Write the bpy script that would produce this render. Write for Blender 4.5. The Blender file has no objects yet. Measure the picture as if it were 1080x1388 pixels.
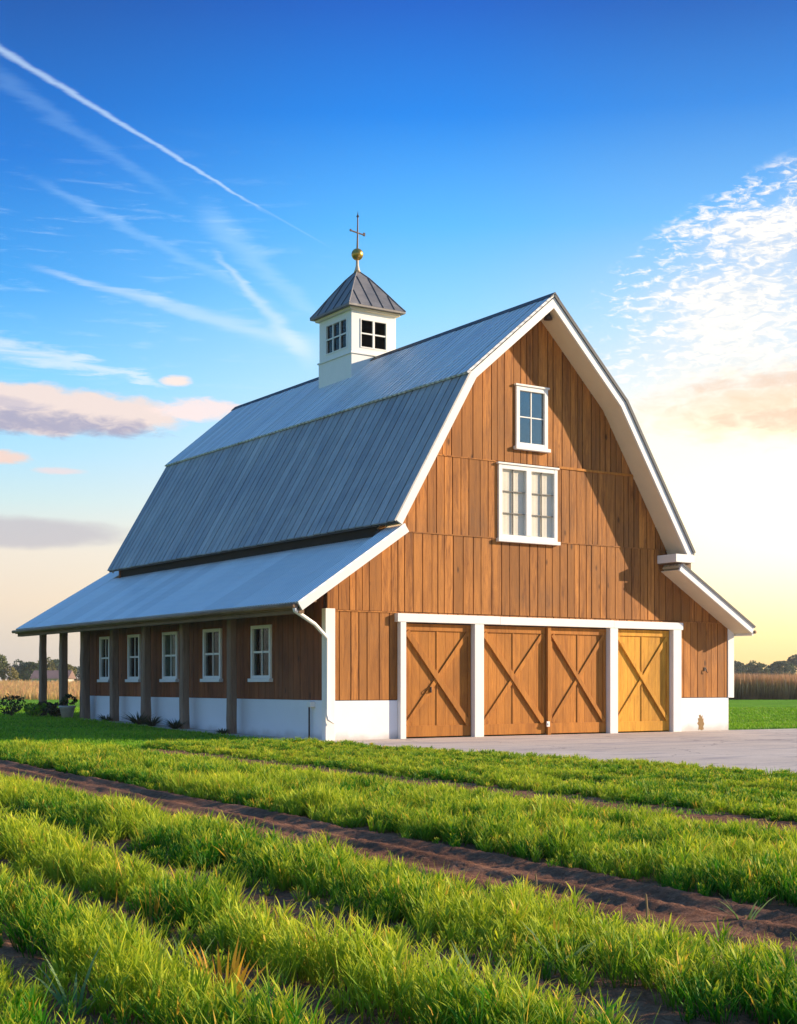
import bpy, math, random
import numpy as np
R = math.radians
random.seed(7)
rng = np.random.default_rng(11)
SC = bpy.context.scene
COL = SC.collection

# ------------------------------------------------------------------ camera
CAMP = (-16.79, -28.35, 1.35)
VIEW_AZ = 33.58                       # degrees from +y towards +x
cam = bpy.data.cameras.new('camera')
cam.sensor_fit = 'VERTICAL'; cam.sensor_height = 36.0
cam.lens = 1906.4 / 1388 * 36
cam.shift_y = 232 / 1388
cam.clip_start = 0.1; cam.clip_end = 9000
camo = bpy.data.objects.new('camera', cam); COL.objects.link(camo)
camo.location = CAMP
camo.rotation_euler = (R(90), 0, -R(VIEW_AZ))
SC.camera = camo
FW = (math.sin(R(VIEW_AZ)), math.cos(R(VIEW_AZ)))
RT = (math.cos(R(VIEW_AZ)), -math.sin(R(VIEW_AZ)))

# ------------------------------------------------------------------ light
SUN_DIR = np.array([0.855, -0.44, 0.325]); SUN_DIR /= np.linalg.norm(SUN_DIR)
SUN_EL = math.asin(SUN_DIR[2]); SUN_AZ = math.atan2(SUN_DIR[0], SUN_DIR[1])
sl = bpy.data.lights.new('sun', 'SUN'); sl.energy = 4.9; sl.angle = R(0.6); sl.color = (1.0, 0.80, 0.56)
so = bpy.data.objects.new('sun', sl); COL.objects.link(so)
from mathutils import Vector, Matrix
so.rotation_euler = Vector(SUN_DIR).to_track_quat('Z', 'Y').to_euler()
SC.view_settings.view_transform = 'Standard'; SC.view_settings.look = 'None'
SC.view_settings.exposure = 0.75; SC.view_settings.gamma = 1

def s2l(c):
    return tuple(((v / 255) / 12.92 if v / 255 <= 0.04045 else ((v / 255 + 0.055) / 1.055) ** 2.4) for v in c)

# -- little expression language over shader math nodes
class N:
    nt = None
    def __init__(s, k): s.k = k
    def __add__(a, b): return M('ADD', a, b)
    __radd__ = __add__
    def __sub__(a, b): return M('SUBTRACT', a, b)
    def __rsub__(a, b): return M('SUBTRACT', b, a)
    def __mul__(a, b): return M('MULTIPLY', a, b)
    __rmul__ = __mul__
    def __truediv__(a, b): return M('DIVIDE', a, b)
def setin(nt, sock, v):
    if isinstance(v, N): nt.links.new(v.k, sock)
    elif v is not None: sock.default_value = v
def M(op, a, b=None, c=None, clamp=False):
    n = N.nt.nodes.new('ShaderNodeMath'); n.operation = op; n.use_clamp = clamp
    for i, v in enumerate((a, b, c)):
        if v is not None: setin(N.nt, n.inputs[i], v)
    return N(n.outputs[0])
def smooth(x, a, b):
    n = N.nt.nodes.new('ShaderNodeMapRange'); n.interpolation_type = 'SMOOTHSTEP'
    setin(N.nt, n.inputs[0], x); n.inputs[1].default_value = a; n.inputs[2].default_value = b
    return N(n.outputs[0])
def lerp(x, a, b, c=0.0, d=1.0):
    n = N.nt.nodes.new('ShaderNodeMapRange'); n.clamp = True
    setin(N.nt, n.inputs[0], x)
    for i, v in enumerate((a, b, c, d)): n.inputs[i + 1].default_value = v
    return N(n.outputs[0])
def ramp(x, stops, interp='LINEAR'):
    n = N.nt.nodes.new('ShaderNodeValToRGB'); cr = n.color_ramp; cr.interpolation = interp
    while len(cr.elements) < len(stops): cr.elements.new(0.5)
    for e, (p, c) in zip(cr.elements, stops): e.position = p; e.color = (*c[:3], 1)
    setin(N.nt, n.inputs[0], x); return N(n.outputs[0])
def mix(f, a, b, mode='MIX'):
    n = N.nt.nodes.new('ShaderNodeMix'); n.data_type = 'RGBA'; n.blend_type = mode; n.clamp_factor = True
    setin(N.nt, n.inputs[0], f)
    for i, v in ((6, a), (7, b)):
        if isinstance(v, tuple): v = (*v[:3], 1)
        setin(N.nt, n.inputs[i], v)
    return N(n.outputs[2])
def noise(vec, scale, detail=4, rough=0.55, dist=0.0, out=0):
    n = N.nt.nodes.new('ShaderNodeTexNoise')
    if vec is not None: N.nt.links.new(vec.k, n.inputs['Vector'])
    n.inputs['Scale'].default_value = scale; n.inputs['Detail'].default_value = detail
    n.inputs['Roughness'].default_value = rough; n.inputs['Distortion'].default_value = dist
    return N(n.outputs[out])
def mapping(vec, scale=(1, 1, 1), rot=(0, 0, 0), loc=(0, 0, 0)):
    n = N.nt.nodes.new('ShaderNodeMapping')
    N.nt.links.new(vec.k, n.inputs[0]); n.inputs[1].default_value = loc
    n.inputs[2].default_value = rot; n.inputs[3].default_value = scale
    return N(n.outputs[0])
def texco(which):
    n = N.nt.nodes.new('ShaderNodeTexCoord'); return N(n.outputs[which])
def attr(name):
    n = N.nt.nodes.new('ShaderNodeAttribute'); n.attribute_name = name; return N(n.outputs['Fac'])
def sep(vec):
    n = N.nt.nodes.new('ShaderNodeSeparateXYZ'); N.nt.links.new(vec.k, n.inputs[0]); return [N(o) for o in n.outputs]
def comb(a, b, c):
    n = N.nt.nodes.new('ShaderNodeCombineXYZ')
    for i, v in enumerate((a, b, c)): setin(N.nt, n.inputs[i], v)
    return N(n.outputs[0])

# ------------------------------------------------------------------ sky
def build_world():
    w = bpy.data.worlds.new('World'); SC.world = w; w.use_nodes = True
    nt = w.node_tree; nt.nodes.clear(); N.nt = nt
    d = texco('Generated'); x, y, z = sep(d)
    az = M('ARCTAN2', x, y) * (180 / math.pi)
    el = M('ARCSINE', z) * (180 / math.pi)
    e = lerp(el, 0, 40)                                   # 0..1 over 40 degrees
    def st(l): return [(a / 40, s2l(c)) for a, c in l]
    left = ramp(e, st([(0, (196, 186, 180)), (1.4, (208, 196, 184)), (3.2, (228, 208, 186)), (5.2, (228, 216, 200)), (7.2, (196, 220, 222)), (9, (166, 214, 238)), (12, (120, 198, 244)), (15.5, (56, 156, 232)), (20, (6, 112, 206)), (26, (0, 72, 154)), (36, (40, 116, 196)), (40, (84, 150, 216))]))  # topmost stops of all three ramps brightened, unseen overhead, to lift shaded roofs
    mid = ramp(e, st([(0, (240, 212, 170)), (3, (246, 224, 186)), (7, (226, 230, 228)), (11, (188, 224, 248)), (15, (134, 204, 252)), (18, (84, 178, 248)), (22, (12, 128, 226)), (26, (0, 88, 190)), (36, (40, 120, 200)), (40, (84, 152, 216))]))
    right = ramp(e, st([(0, (255, 200, 110)), (1.5, (255, 212, 124)), (4, (255, 228, 146)), (7, (255, 242, 198)), (10, (238, 230, 218)), (14, (186, 216, 242)), (18, (108, 180, 240)), (22, (44, 130, 216)), (26, (6, 82, 172)), (36, (40, 110, 190)), (40, (84, 146, 210))]))
    a1 = smooth(az, 15, 36); a2 = smooth(az, 34, 47)
    behind = M('MULTIPLY', smooth(az, 95, 150), 1.0)
    base = mix(a1, left, mid); base = mix(a2, base, right)
    base = mix(behind, base, left)
    # low sun glow, centred just outside the right of the picture
    ga = (az - 51.5) / 13; ge = (el - 6.6) / 4.0
    g = M('EXPONENT', (ga * ga + ge * ge) * -1.0)
    base = mix(g * 1.0, base, (1.7, 1.45, 0.92))
    v = comb(az, el, 0.0)
    n1 = noise(mapping(v, (0.5, 1.3, 1)), 1.0, 6, 0.6)
    n2 = noise(mapping(v, (0.9, 2.4, 1), loc=(31, 7, 0)), 1.0, 7, 0.62, 0.6)
    fib = noise(mapping(v, (0.35, 2.6, 1), rot=(0, 0, R(-24)), loc=(3, 50, 0)), 1.0, 6, 0.65, 0.4)
    col = base
    def lump(col, a0, e0, w_, h_, color, k=0.9, nz=n1, amp=1.6, soft=(0.0, 0.9), tilt=0.0):
        da = az - a0; de = (el - e0) - da * tilt
        q = 1.0 - (da / w_) * (da / w_) - (de / h_) * (de / h_)
        m = smooth(q + (nz - 0.5) * amp * 2, soft[0], soft[1])
        lim = smooth(q, -1.2, -0.2)
        return mix(m * lim * k, col, color)
    def streak(col, a, b, w0, w1, color, k, f0=0.0, f1=0.15, rag=0.0):
        # a, b are (azimuth, elevation); straight along the great circle
        def vec(p): return np.array([math.cos(R(p[1])) * math.sin(R(p[0])), math.cos(R(p[1])) * math.cos(R(p[0])), math.sin(R(p[1]))])
        A, B = vec(a), vec(b); n = np.cross(A, B); n /= np.linalg.norm(n)
        T = B - A; L = np.linalg.norm(T); T /= L
        def dot(c): return x * float(c[0]) + y * float(c[1]) + z * float(c[2])
        t = (dot(T) - float(A @ T)) / float(L)
        dist = M('ABSOLUTE', dot(n) + (fib - 0.5) * rag) * (180 / math.pi)
        wd = lerp(t, 0, 1, w0, w1)
        m = smooth(dist / wd, 1.0, 0.0)
        lim = smooth(t, -f0 - 0.1, 0.02) * smooth(t, 1.0 + f1, 1.0 - f1)
        return mix(m * lim * k, col, color)
    W = s2l((236, 242, 252))
    # wisps of cirrus
    col = mix(smooth(fib, 0.52, 0.78) * smooth(az, 33, 24) * smooth(el, 9, 13) * smooth(el, 22, 17) * 0.38, col, s2l((200, 225, 250)))
    col = streak(col, (17.2, 23.7), (27.4, 18.85), 0.21, 0.07, s2l((200, 224, 248)), 0.58, 0.6, 0.14, 0.0045)
    col = streak(col, (26.6, 19.25), (30.4, 17.4), 0.07, 0.05, W, 0.10, 0.2, 0.2)
    col = streak(col, (18.0, 22.4), (24.3, 19.0), 0.55, 0.30, s2l((150, 196, 240)), 0.18, 0.1, 0.2, 0.02)
    col = streak(col, (20.3, 18.65), (28.5, 15.0), 0.30, 0.30, s2l((170, 210, 248)), 0.24, 0.1, 0.2, 0.015)
    col = streak(col, (20.4, 15.7), (30.2, 13.4), 0.2, 0.6, W, 0.30, 0.1, 0.12, 0.012)
    col = streak(col, (26.8, 16.2), (30.0, 12.9), 0.2, 0.6, W, 0.34, 0.2, 0.15, 0.012)
    col = streak(col, (26.4, 17.8), (30.5, 14.4), 0.8, 0.4, s2l((180, 218, 252)), 0.3, 0.2, 0.2, 0.02)
    col = streak(col, (15.0, 13.4), (24.0, 11.9), 0.9, 0.2, s2l((232, 236, 244)), 0.55, 0.4, 0.08, 0.03)
    # small pink puff, the long flat cloud and its grey belly on the left
    col = lump(col, 24.6, 12.0, 0.75, 0.27, s2l((244, 222, 210)), 0.95, n2, 0.7)
    col = lump(col, 18.5, 10.7, 7.2, 1.05, s2l((236, 212, 200)), 0.92, n1, 0.75, (0.0, 0.5), -0.02)
    col = lump(col, 25.5, 10.9, 2.2, 0.55, s2l((248, 222, 214)), 0.85, n2, 1.0)
    col = lump(col, 18.6, 10.15, 6.4, 0.60, s2l((150, 150, 178)), 0.85, n2, 1.1, (0.0, 1.0), -0.02)
    col = lump(col, 17.0, 10.9, 3.0, 0.32, s2l((178, 172, 190)), 0.6, n2, 1.2, (0.0, 1.0), -0.03)
    col = lump(col, 17.6, 8.8, 1.6, 0.35, s2l((240, 200, 180)), 0.85, n2, 0.8)
    col = lump(col, 20.0, 8.35, 1.2, 0.18, s2l((240, 205, 200)), 0.6, n2, 0.8)
    col = lump(col, 17.2, 5.9, 6.6, 0.75, s2l((186, 180, 186)), 0.85, n1, 0.4, (0.0, 0.7))
    # mottled altocumulus on the right
    cell = noise(mapping(v, (1.5, 3.9, 1), rot=(0, 0, R(-16)), loc=(5, 3, 0)), 1.0, 7, 0.64, 0.6)
    broad = noise(mapping(v, (0.22, 0.6, 1), rot=(0, 0, R(-20)), loc=(2, 9, 0)), 1.0, 3, 0.5)
    da = az - 50.0; de = (el - 15.9) - da * 0.26
    q = 1.0 - (da / 9.3) * (da / 9.3) - (de / 4.3) * (de / 4.3)
    col = mix(smooth(q + (broad - 0.5) * 1.5, 0.1, 1.5) * 0.55, col, s2l((250, 232, 208)))
    col = mix(smooth(cell + q * 0.11 + (broad - 0.5) * 0.5, 0.49, 0.72) * smooth(q, -0.1, 0.25) * 0.95, col, s2l((255, 247, 235)))
    # salmon bank above the glow
    col = lump(col, 50.2, 10.9, 8.2, 1.8, s2l((240, 204, 168)), 0.80, n2, 0.9, (-0.1, 1.3), 0.04)
    col = lump(col, 51, 11.9, 6.5, 0.4, s2l((226, 196, 176)), 0.45, n2, 1.0, (0.0, 0.9), 0.05)
    col = lump(col, 49.5, 10.3, 3.8, 0.5, s2l((222, 186, 160)), 0.45, n2, 0.9)
    bg = nt.nodes.new('ShaderNodeBackground'); nt.links.new(col.k, bg.inputs[0]); bg.inputs[1].default_value = 0.67
    sky = nt.nodes.new('ShaderNodeTexSky'); sky.sky_type = 'NISHITA'; sky.sun_disc = False
    sky.sun_elevation = SUN_EL; sky.sun_rotation = SUN_AZ; sky.dust_density = 1.0
    b2 = nt.nodes.new('ShaderNodeBackground'); nt.links.new(sky.outputs[0], b2.inputs[0]); b2.inputs[1].default_value = 0.05 * 0.2
    add = nt.nodes.new('ShaderNodeAddShader'); nt.links.new(bg.outputs[0], add.inputs[0]); nt.links.new(b2.outputs[0], add.inputs[1])
    out = nt.nodes.new('ShaderNodeOutputWorld'); nt.links.new(add.outputs[0], out.inputs[0])
build_world()

# ------------------------------------------------------------------ materials
def mat(name):
    m = bpy.data.materials.new(name); m.use_nodes = True
    nt = m.node_tree; nt.nodes.clear(); N.nt = nt
    b = nt.nodes.new('ShaderNodeBsdfPrincipled'); o = nt.nodes.new('ShaderNodeOutputMaterial')
    nt.links.new(b.outputs[0], o.inputs[0])
    return m, b, o
def finish(b, col=None, rough=None, metal=None, bump=None, bs=0.3, bd=0.01, spec=None):
    nt = N.nt
    if col is not None: setin(nt, b.inputs['Base Color'], (*col[:3], 1) if isinstance(col, tuple) else col)
    if rough is not None: setin(nt, b.inputs['Roughness'], rough)
    if metal is not None: setin(nt, b.inputs['Metallic'], metal)
    if spec is not None: b.inputs['Specular IOR Level'].default_value = spec
    if bump is not None:
        n = nt.nodes.new('ShaderNodeBump'); n.inputs['Strength'].default_value = bs; n.inputs['Distance'].default_value = bd
        setin(nt, n.inputs['Height'], bump); nt.links.new(n.outputs[0], b.inputs['Normal'])

def wood(name, dark, light, grain='z', knots=True, rough=0.7, vary=0.5):
    m, b, o = mat(name); P = texco('Object'); r = attr('rnd')
    off = comb(r * 37.0, r * 91.0, r * 53.0)
    n = N.nt.nodes.new('ShaderNodeVectorMath'); n.operation = 'ADD'
    N.nt.links.new(P.k, n.inputs[0]); N.nt.links.new(off.k, n.inputs[1]); V = N(n.outputs[0])
    sc = {'z': (9, 9, 0.7), 'x': (0.7, 9, 9), 'y': (9, 0.7, 9)}[grain]
    g = noise(mapping(V, sc), 1.6, 8, 0.68, 0.7)
    g2 = noise(mapping(V, tuple(s * 0.25 for s in sc)), 1.2, 4, 0.6)
    fine = noise(mapping(V, tuple(s * 5 for s in sc)), 1.5, 4, 0.7)
    f = lerp(g * 0.5 + g2 * 0.35 + fine * 0.25, 0.40, 0.70)
    mid = tuple((a + c) / 2 for a, c in zip(dark, light))
    c = ramp(f, [(0, dark), (0.45, mid), (1, light)])
    # weather stains and per-board tone
    stain = smooth(noise(mapping(P, (1, 1, 0.35)), 0.8, 6, 0.65, 0.6), 0.48, 0.72)
    c = mix(stain * 0.5, c, tuple(v * 0.45 for v in dark))
    c = mix(r * vary, c, tuple(v * 0.55 for v in mid))
    if knots:
        streak_ = smooth(noise(mapping(V, (3.2, 3.2, 0.22) if grain == 'z' else sc), 1.6, 6, 0.7, 1.0), 0.52, 0.68)
        c = mix(streak_ * 0.68, c, tuple(v * 0.9 for v in dark))
        c = mix(smooth(noise(mapping(P, (0.5, 0.5, 0.5)), 1.0, 5, 0.6), 0.5, 0.7) * 0.30, c, (0.15, 0.085, 0.045))
        c = mix(smooth(fine, 0.60, 0.72) * 0.5, c, tuple(v * 0.7 for v in dark))
        vor = N.nt.nodes.new('ShaderNodeTexVoronoi'); N.nt.links.new(mapping(V, (2.2, 2.2, 0.9) if grain == 'z' else sc).k, vor.inputs['Vector']); vor.inputs['Scale'].default_value = 1.0
        c = mix(smooth(N(vor.outputs[0]), 0.11, 0.04) * 0.75, c, tuple(v * 0.25 for v in dark))
    finish(b, c, rough, bump=g * 0.6 + fine * 0.6, bs=0.5, bd=0.01, spec=0.25)
    return m
MAT = {}
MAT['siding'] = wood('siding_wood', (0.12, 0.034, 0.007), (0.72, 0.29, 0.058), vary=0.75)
MAT['siding_side'] = wood('porch_wall_wood', (0.13, 0.034, 0.012), (0.38, 0.12, 0.040))  # same siding with the porch side's shade put into a darker colour
MAT['door_lit'] = wood('lit_door_wood', (0.40, 0.17, 0.014), (0.86, 0.43, 0.045), knots=False, vary=0.25)  # door wood with the golden light at the right put into its colour
MAT['door'] = wood('door_wood', (0.26, 0.085, 0.010), (0.60, 0.24, 0.036), knots=False, vary=0.38)
MAT['post'] = wood('post_wood', (0.15, 0.090, 0.060), (0.40, 0.27, 0.19), knots=False)
MAT['beam'] = wood('beam_wood', (0.12, 0.07, 0.04), (0.36, 0.24, 0.15), grain='y', knots=False)
MAT['stake'] = wood('stake_wood', (0.20, 0.13, 0.05), (0.5, 0.36, 0.16), knots=False)

def plain(name, col, rough=0.6, metal=0.0, nz=0.12, scale=3.0, bump=0.15, dirt=None):
    m, b, o = mat(name); P = texco('Object')
    n1 = noise(P, scale, 6, 0.6); n2 = noise(P, scale * 14, 4, 0.6)
    c = mix(lerp(n1, 0.3, 0.7) * nz * 2, col, tuple(v * 0.6 for v in col))
    if dirt:
        zz = sep(P)[2]
        dm = smooth(zz + (n1 - 0.5) * 0.5, dirt[0], dirt[1])
        c = mix(dm * dirt[2], c, (0.30, 0.24, 0.18))
    finish(b, c, rough, metal, bump=n1 + n2 * 0.5, bs=bump, bd=0.01)
    return m
MAT['white'] = plain('white_paint', (0.80, 0.785, 0.75), 0.55, nz=0.06, scale=2.2)
MAT['render'] = plain('white_render', (0.82, 0.82, 0.83), 0.8, nz=0.07, scale=1.2, bump=0.25, dirt=(0.24, 0.0, 0.5))
MAT['soffit'] = plain('soffit_paint', (0.74, 0.62, 0.45), 0.7, nz=0.08)
MAT['backing'] = plain('gap_backing', (0.05, 0.018, 0.008), 0.9)
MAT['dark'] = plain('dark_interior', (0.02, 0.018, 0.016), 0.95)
MAT['curtain'] = plain('curtain_cloth', (0.86, 0.80, 0.70), 0.9, nz=0.12, scale=5)
MAT['curtain_green'] = plain('green_curtain_cloth', (0.30, 0.36, 0.27), 0.9, nz=0.4, scale=6)
MAT['iron'] = plain('dark_iron', (0.07, 0.05, 0.045), 0.55, 0.6)
MAT['lead'] = plain('muntin_lead', (0.18, 0.17, 0.16), 0.6)
MAT['gold'] = plain('weathered_gilt', (0.55, 0.34, 0.08), 0.35, 0.9, nz=0.4, scale=9)
MAT['gutter'] = plain('cream_gutter', (0.62, 0.50, 0.36), 0.45, nz=0.15)
MAT['stain'] = plain('bare_masonry', (0.36, 0.23, 0.10), 0.95, nz=0.45, scale=22)
MAT['bark'] = plain('bark', (0.10, 0.075, 0.05), 0.95, nz=0.4, scale=3)
MAT['pot'] = plain('pot_clay', (0.55, 0.50, 0.44), 0.9, nz=0.3, scale=9)
MAT['far_roof'] = plain('far_roof', (0.22, 0.13, 0.11), 0.9, nz=0.3, scale=0.5)
MAT['far_wall'] = plain('far_wall', (0.55, 0.50, 0.47), 0.9, nz=0.2, scale=0.5)

def roofmat(name, col, light, ribs=None, rough=0.42, metal=0.55, bs=0.75, bd=0.012):
    m, b, o = mat(name); P = texco('Object'); r = attr('rnd')
    n1 = noise(mapping(P, (1, 1, 1)), 0.55, 7, 0.62, 0.5)
    n2 = noise(mapping(P, (1.2, 6, 1.2)), 1.6, 6, 0.7, 0.8)
    n3 = noise(P, 24, 3, 0.6)
    c = mix(lerp(n1 * 0.6 + n2 * 0.5, 0.38, 0.72), col, light)
    c = mix(r * 0.35, c, tuple(v * 0.5 for v in col))
    c = mix(smooth(n2, 0.60, 0.74) * 0.35, c, (0.55, 0.56, 0.58))
    h = n2 * 0.5 + n3 * 0.25
    rg = lerp(n1, 0.3, 0.7, rough - 0.08, rough + 0.14)
    if ribs:
        x, y, z = sep(P)
        wob = y + (noise(P, 1.3, 3) - 0.5) * 0.05
        s = M('SINE', wob * (2 * math.pi / ribs))
        cross = M('SINE', (z + (noise(P, 0.9, 3) - 0.5) * 0.2) * (2 * math.pi / 0.16))
        h = h + s * 1.6 + cross * 0.5
        c = mix(smooth(s, 0.1, -0.8) * 0.55, c, tuple(v * 0.35 for v in col))  # shade between the ribs painted as darker troughs
    finish(b, c, rg, metal, bump=h, bs=bs, bd=bd)
    return m
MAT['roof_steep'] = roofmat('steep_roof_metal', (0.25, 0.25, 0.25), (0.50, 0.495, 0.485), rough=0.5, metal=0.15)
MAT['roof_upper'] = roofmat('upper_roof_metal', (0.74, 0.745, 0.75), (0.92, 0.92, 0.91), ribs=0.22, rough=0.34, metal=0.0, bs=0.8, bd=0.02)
MAT['roof_lean'] = roofmat('porch_roof_metal', (0.82, 0.825, 0.83), (0.94, 0.94, 0.93), ribs=0.13, rough=0.38, metal=0.0)
MAT['roof_edge'] = plain('roof_edge_metal', (0.05, 0.055, 0.065), 0.6, 0.4)
MAT['roof_cupola'] = roofmat('cupola_roof_metal', (0.13, 0.125, 0.125), (0.27, 0.25, 0.24), rough=0.5, metal=0.3)

def glass(name, tint, mirror):
    m, b, o = mat(name); nt = N.nt
    nt.nodes.remove(b)
    gl = nt.nodes.new('ShaderNodeBsdfGlossy'); gl.inputs['Roughness'].default_value = 0.03; gl.inputs[0].default_value = (0.9, 0.95, 1, 1)
    tr = nt.nodes.new('ShaderNodeBsdfTransparent'); tr.inputs[0].default_value = (*tint, 1)
    fr = nt.nodes.new('ShaderNodeFresnel'); fr.inputs[0].default_value = 1.5
    P = texco('Object')
    bp = nt.nodes.new('ShaderNodeBump'); bp.inputs['Strength'].default_value = 0.12; bp.inputs['Distance'].default_value = 0.02
    nt.links.new(noise(P, 2.2, 2).k, bp.inputs['Height']); nt.links.new(bp.outputs[0], gl.inputs['Normal'])
    f = M('ADD', N(fr.outputs[0]) * max(0.1, min(1.0, 0.5 + mirror * 5)), mirror, clamp=True)
    mx = nt.nodes.new('ShaderNodeMixShader'); nt.links.new(f.k, mx.inputs[0]); nt.links.new(tr.outputs[0], mx.inputs[1]); nt.links.new(gl.outputs[0], mx.inputs[2])
    nt.links.new(mx.outputs[0], o.inputs[0])
    return m
MAT['glass'] = glass('window_glass', (0.65, 0.7, 0.7), -0.06)
MAT['glass_clear'] = glass('clear_window_glass', (0.97, 0.97, 0.96), -0.06)
MAT['glass_blue'] = glass('reflective_window_glass', (0.5, 0.6, 0.65), 0.10)

def leafmat(name, base, tip, dry=None, trans=0.4, rough=0.6, dryamt=0.12, mid=None, flip=0.0):
    """base and tip are leaf colours at the root and the end of each blade"""
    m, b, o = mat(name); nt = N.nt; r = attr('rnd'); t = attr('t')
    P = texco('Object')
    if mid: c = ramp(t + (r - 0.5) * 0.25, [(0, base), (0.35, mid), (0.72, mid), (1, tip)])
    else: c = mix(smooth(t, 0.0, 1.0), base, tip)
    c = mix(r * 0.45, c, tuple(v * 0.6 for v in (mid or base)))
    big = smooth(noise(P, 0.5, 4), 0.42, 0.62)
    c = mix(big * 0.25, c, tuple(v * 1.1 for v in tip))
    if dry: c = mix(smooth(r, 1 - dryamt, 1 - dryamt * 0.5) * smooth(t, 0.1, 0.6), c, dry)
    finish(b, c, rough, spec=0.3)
    tl = nt.nodes.new('ShaderNodeBsdfTranslucent'); setin(nt, tl.inputs[0], c)
    mx = nt.nodes.new('ShaderNodeMixShader'); mx.inputs[0].default_value = trans
    nt.links.new(b.outputs[0], mx.inputs[1]); nt.links.new(tl.outputs[0], mx.inputs[2]); nt.links.new(mx.outputs[0], o.inputs[0])
    return m
MAT['crop'] = leafmat('young_crop', (0.006, 0.028, 0.002), (1.0, 0.95, 0.05), (0.80, 0.50, 0.05), 0.42, dryamt=0.10, mid=(0.06, 0.25, 0.005))  # dark root and yellow tip also carry painted depth shade and highlights
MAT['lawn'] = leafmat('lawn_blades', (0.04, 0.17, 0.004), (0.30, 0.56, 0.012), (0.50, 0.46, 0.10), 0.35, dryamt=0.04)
MAT['amber'] = leafmat('amber_leaves', (0.35, 0.30, 0.02), (0.80, 0.38, 0.03), None, 0.45)
MAT['broad'] = leafmat('broad_leaves', (0.10, 0.22, 0.05), (0.32, 0.44, 0.16), None, 0.4)
MAT['shrub'] = leafmat('shrub_leaves', (0.012, 0.03, 0.010), (0.05, 0.09, 0.02), None, 0.2)
MAT['wheat'] = leafmat('ripe_grain', (0.55, 0.33, 0.09), (0.92, 0.60, 0.24), (0.80, 0.40, 0.20), 0.5, dryamt=0.3)
MAT['stubble'] = leafmat('brown_stalks', (0.14, 0.065, 0.02), (0.74, 0.40, 0.18), (0.75, 0.46, 0.30), 0.25, dryamt=0.2)
TREEM = []
for i, (a, c) in enumerate([((0.05, 0.075, 0.02), (0.15, 0.17, 0.045)), ((0.035, 0.06, 0.022), (0.09, 0.13, 0.04)), ((0.10, 0.10, 0.025), (0.27, 0.22, 0.05)), ((0.035, 0.06, 0.03), (0.08, 0.12, 0.06))]):
    TREEM.append(leafmat('tree_leaves_%s' % 'abcd'[i], a, c, None, 0.25))

def soilmat():
    m, b, o = mat('soil'); P = texco('Object')
    n1 = noise(P, 0.9, 6, 0.6); n2 = noise(P, 14, 6, 0.7); n3 = noise(P, 60, 4, 0.7)
    c = ramp(lerp(n1 * 0.4 + n2 * 0.5 + n3 * 0.3, 0.4, 0.8), [(0, (0.06, 0.025, 0.012)), (0.5, (0.20, 0.085, 0.045)), (1, (0.42, 0.21, 0.12))])
    straw = smooth(noise(mapping(P, (1, 1, 1)), 34, 2, 0.5, 1.5), 0.66, 0.72)
    c = mix(straw * 0.55, c, (0.26, 0.17, 0.08))
    finish(b, c, 0.95, bump=n2 + n3 * 0.6, bs=1.0, bd=0.03, spec=0.15); return m
MAT['soil'] = soilmat()
def groundmat():
    m, b, o = mat('grass_ground'); P = texco('Object')
    n1 = noise(P, 0.35, 6, 0.6); n2 = noise(P, 9, 6, 0.75); n3 = noise(P, 60, 3, 0.7)
    c = ramp(lerp(n1 * 0.4 + n2 * 0.4 + n3 * 0.3, 0.38, 0.78), [(0, (0.030, 0.11, 0.004)), (0.5, (0.14, 0.34, 0.008)), (1, (0.32, 0.52, 0.02))])
    finish(b, c, 0.95, bump=n2 + n3, bs=1.0, bd=0.05, spec=0.1); return m
MAT['ground'] = groundmat()
def pavemat():
    m, b, o = mat('driveway_concrete'); P = texco('Object')
    n1 = noise(P, 0.25, 6, 0.6); n2 = noise(mapping(P, (0.6, 3.0, 1), rot=(0, 0, R(-52))), 0.55, 6, 0.65, 1.0); n3 = noise(P, 45, 4, 0.75)
    c = ramp(lerp(n1 * 0.4 + n3 * 0.6, 0.35, 0.7), [(0, (0.40, 0.325, 0.27)), (0.5, (0.55, 0.46, 0.39)), (1, (0.68, 0.59, 0.51))])
    c = mix(smooth(n2, 0.48, 0.62) * 0.6, c, (0.30, 0.255, 0.255))
    cr = N.nt.nodes.new('ShaderNodeTexVoronoi'); cr.feature = 'DISTANCE_TO_EDGE'; cr.inputs['Scale'].default_value = 0.22
    wv = N.nt.nodes.new('ShaderNodeVectorMath'); wv.operation = 'ADD'; N.nt.links.new(P.k, wv.inputs[0]); N.nt.links.new(noise(P, 1.2, 5, 0.6, out=1).k, wv.inputs[1])
    N.nt.links.new(wv.outputs[0], cr.inputs['Vector'])
    c = mix(smooth(N(cr.outputs[0]), 0.006, 0.001) * 0.6, c, (0.10, 0.08, 0.08))
    finish(b, c, 0.9, bump=n3 + n1 * 0.3, bs=0.45, bd=0.01, spec=0.2); return m
MAT['pave'] = pavemat()

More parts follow.
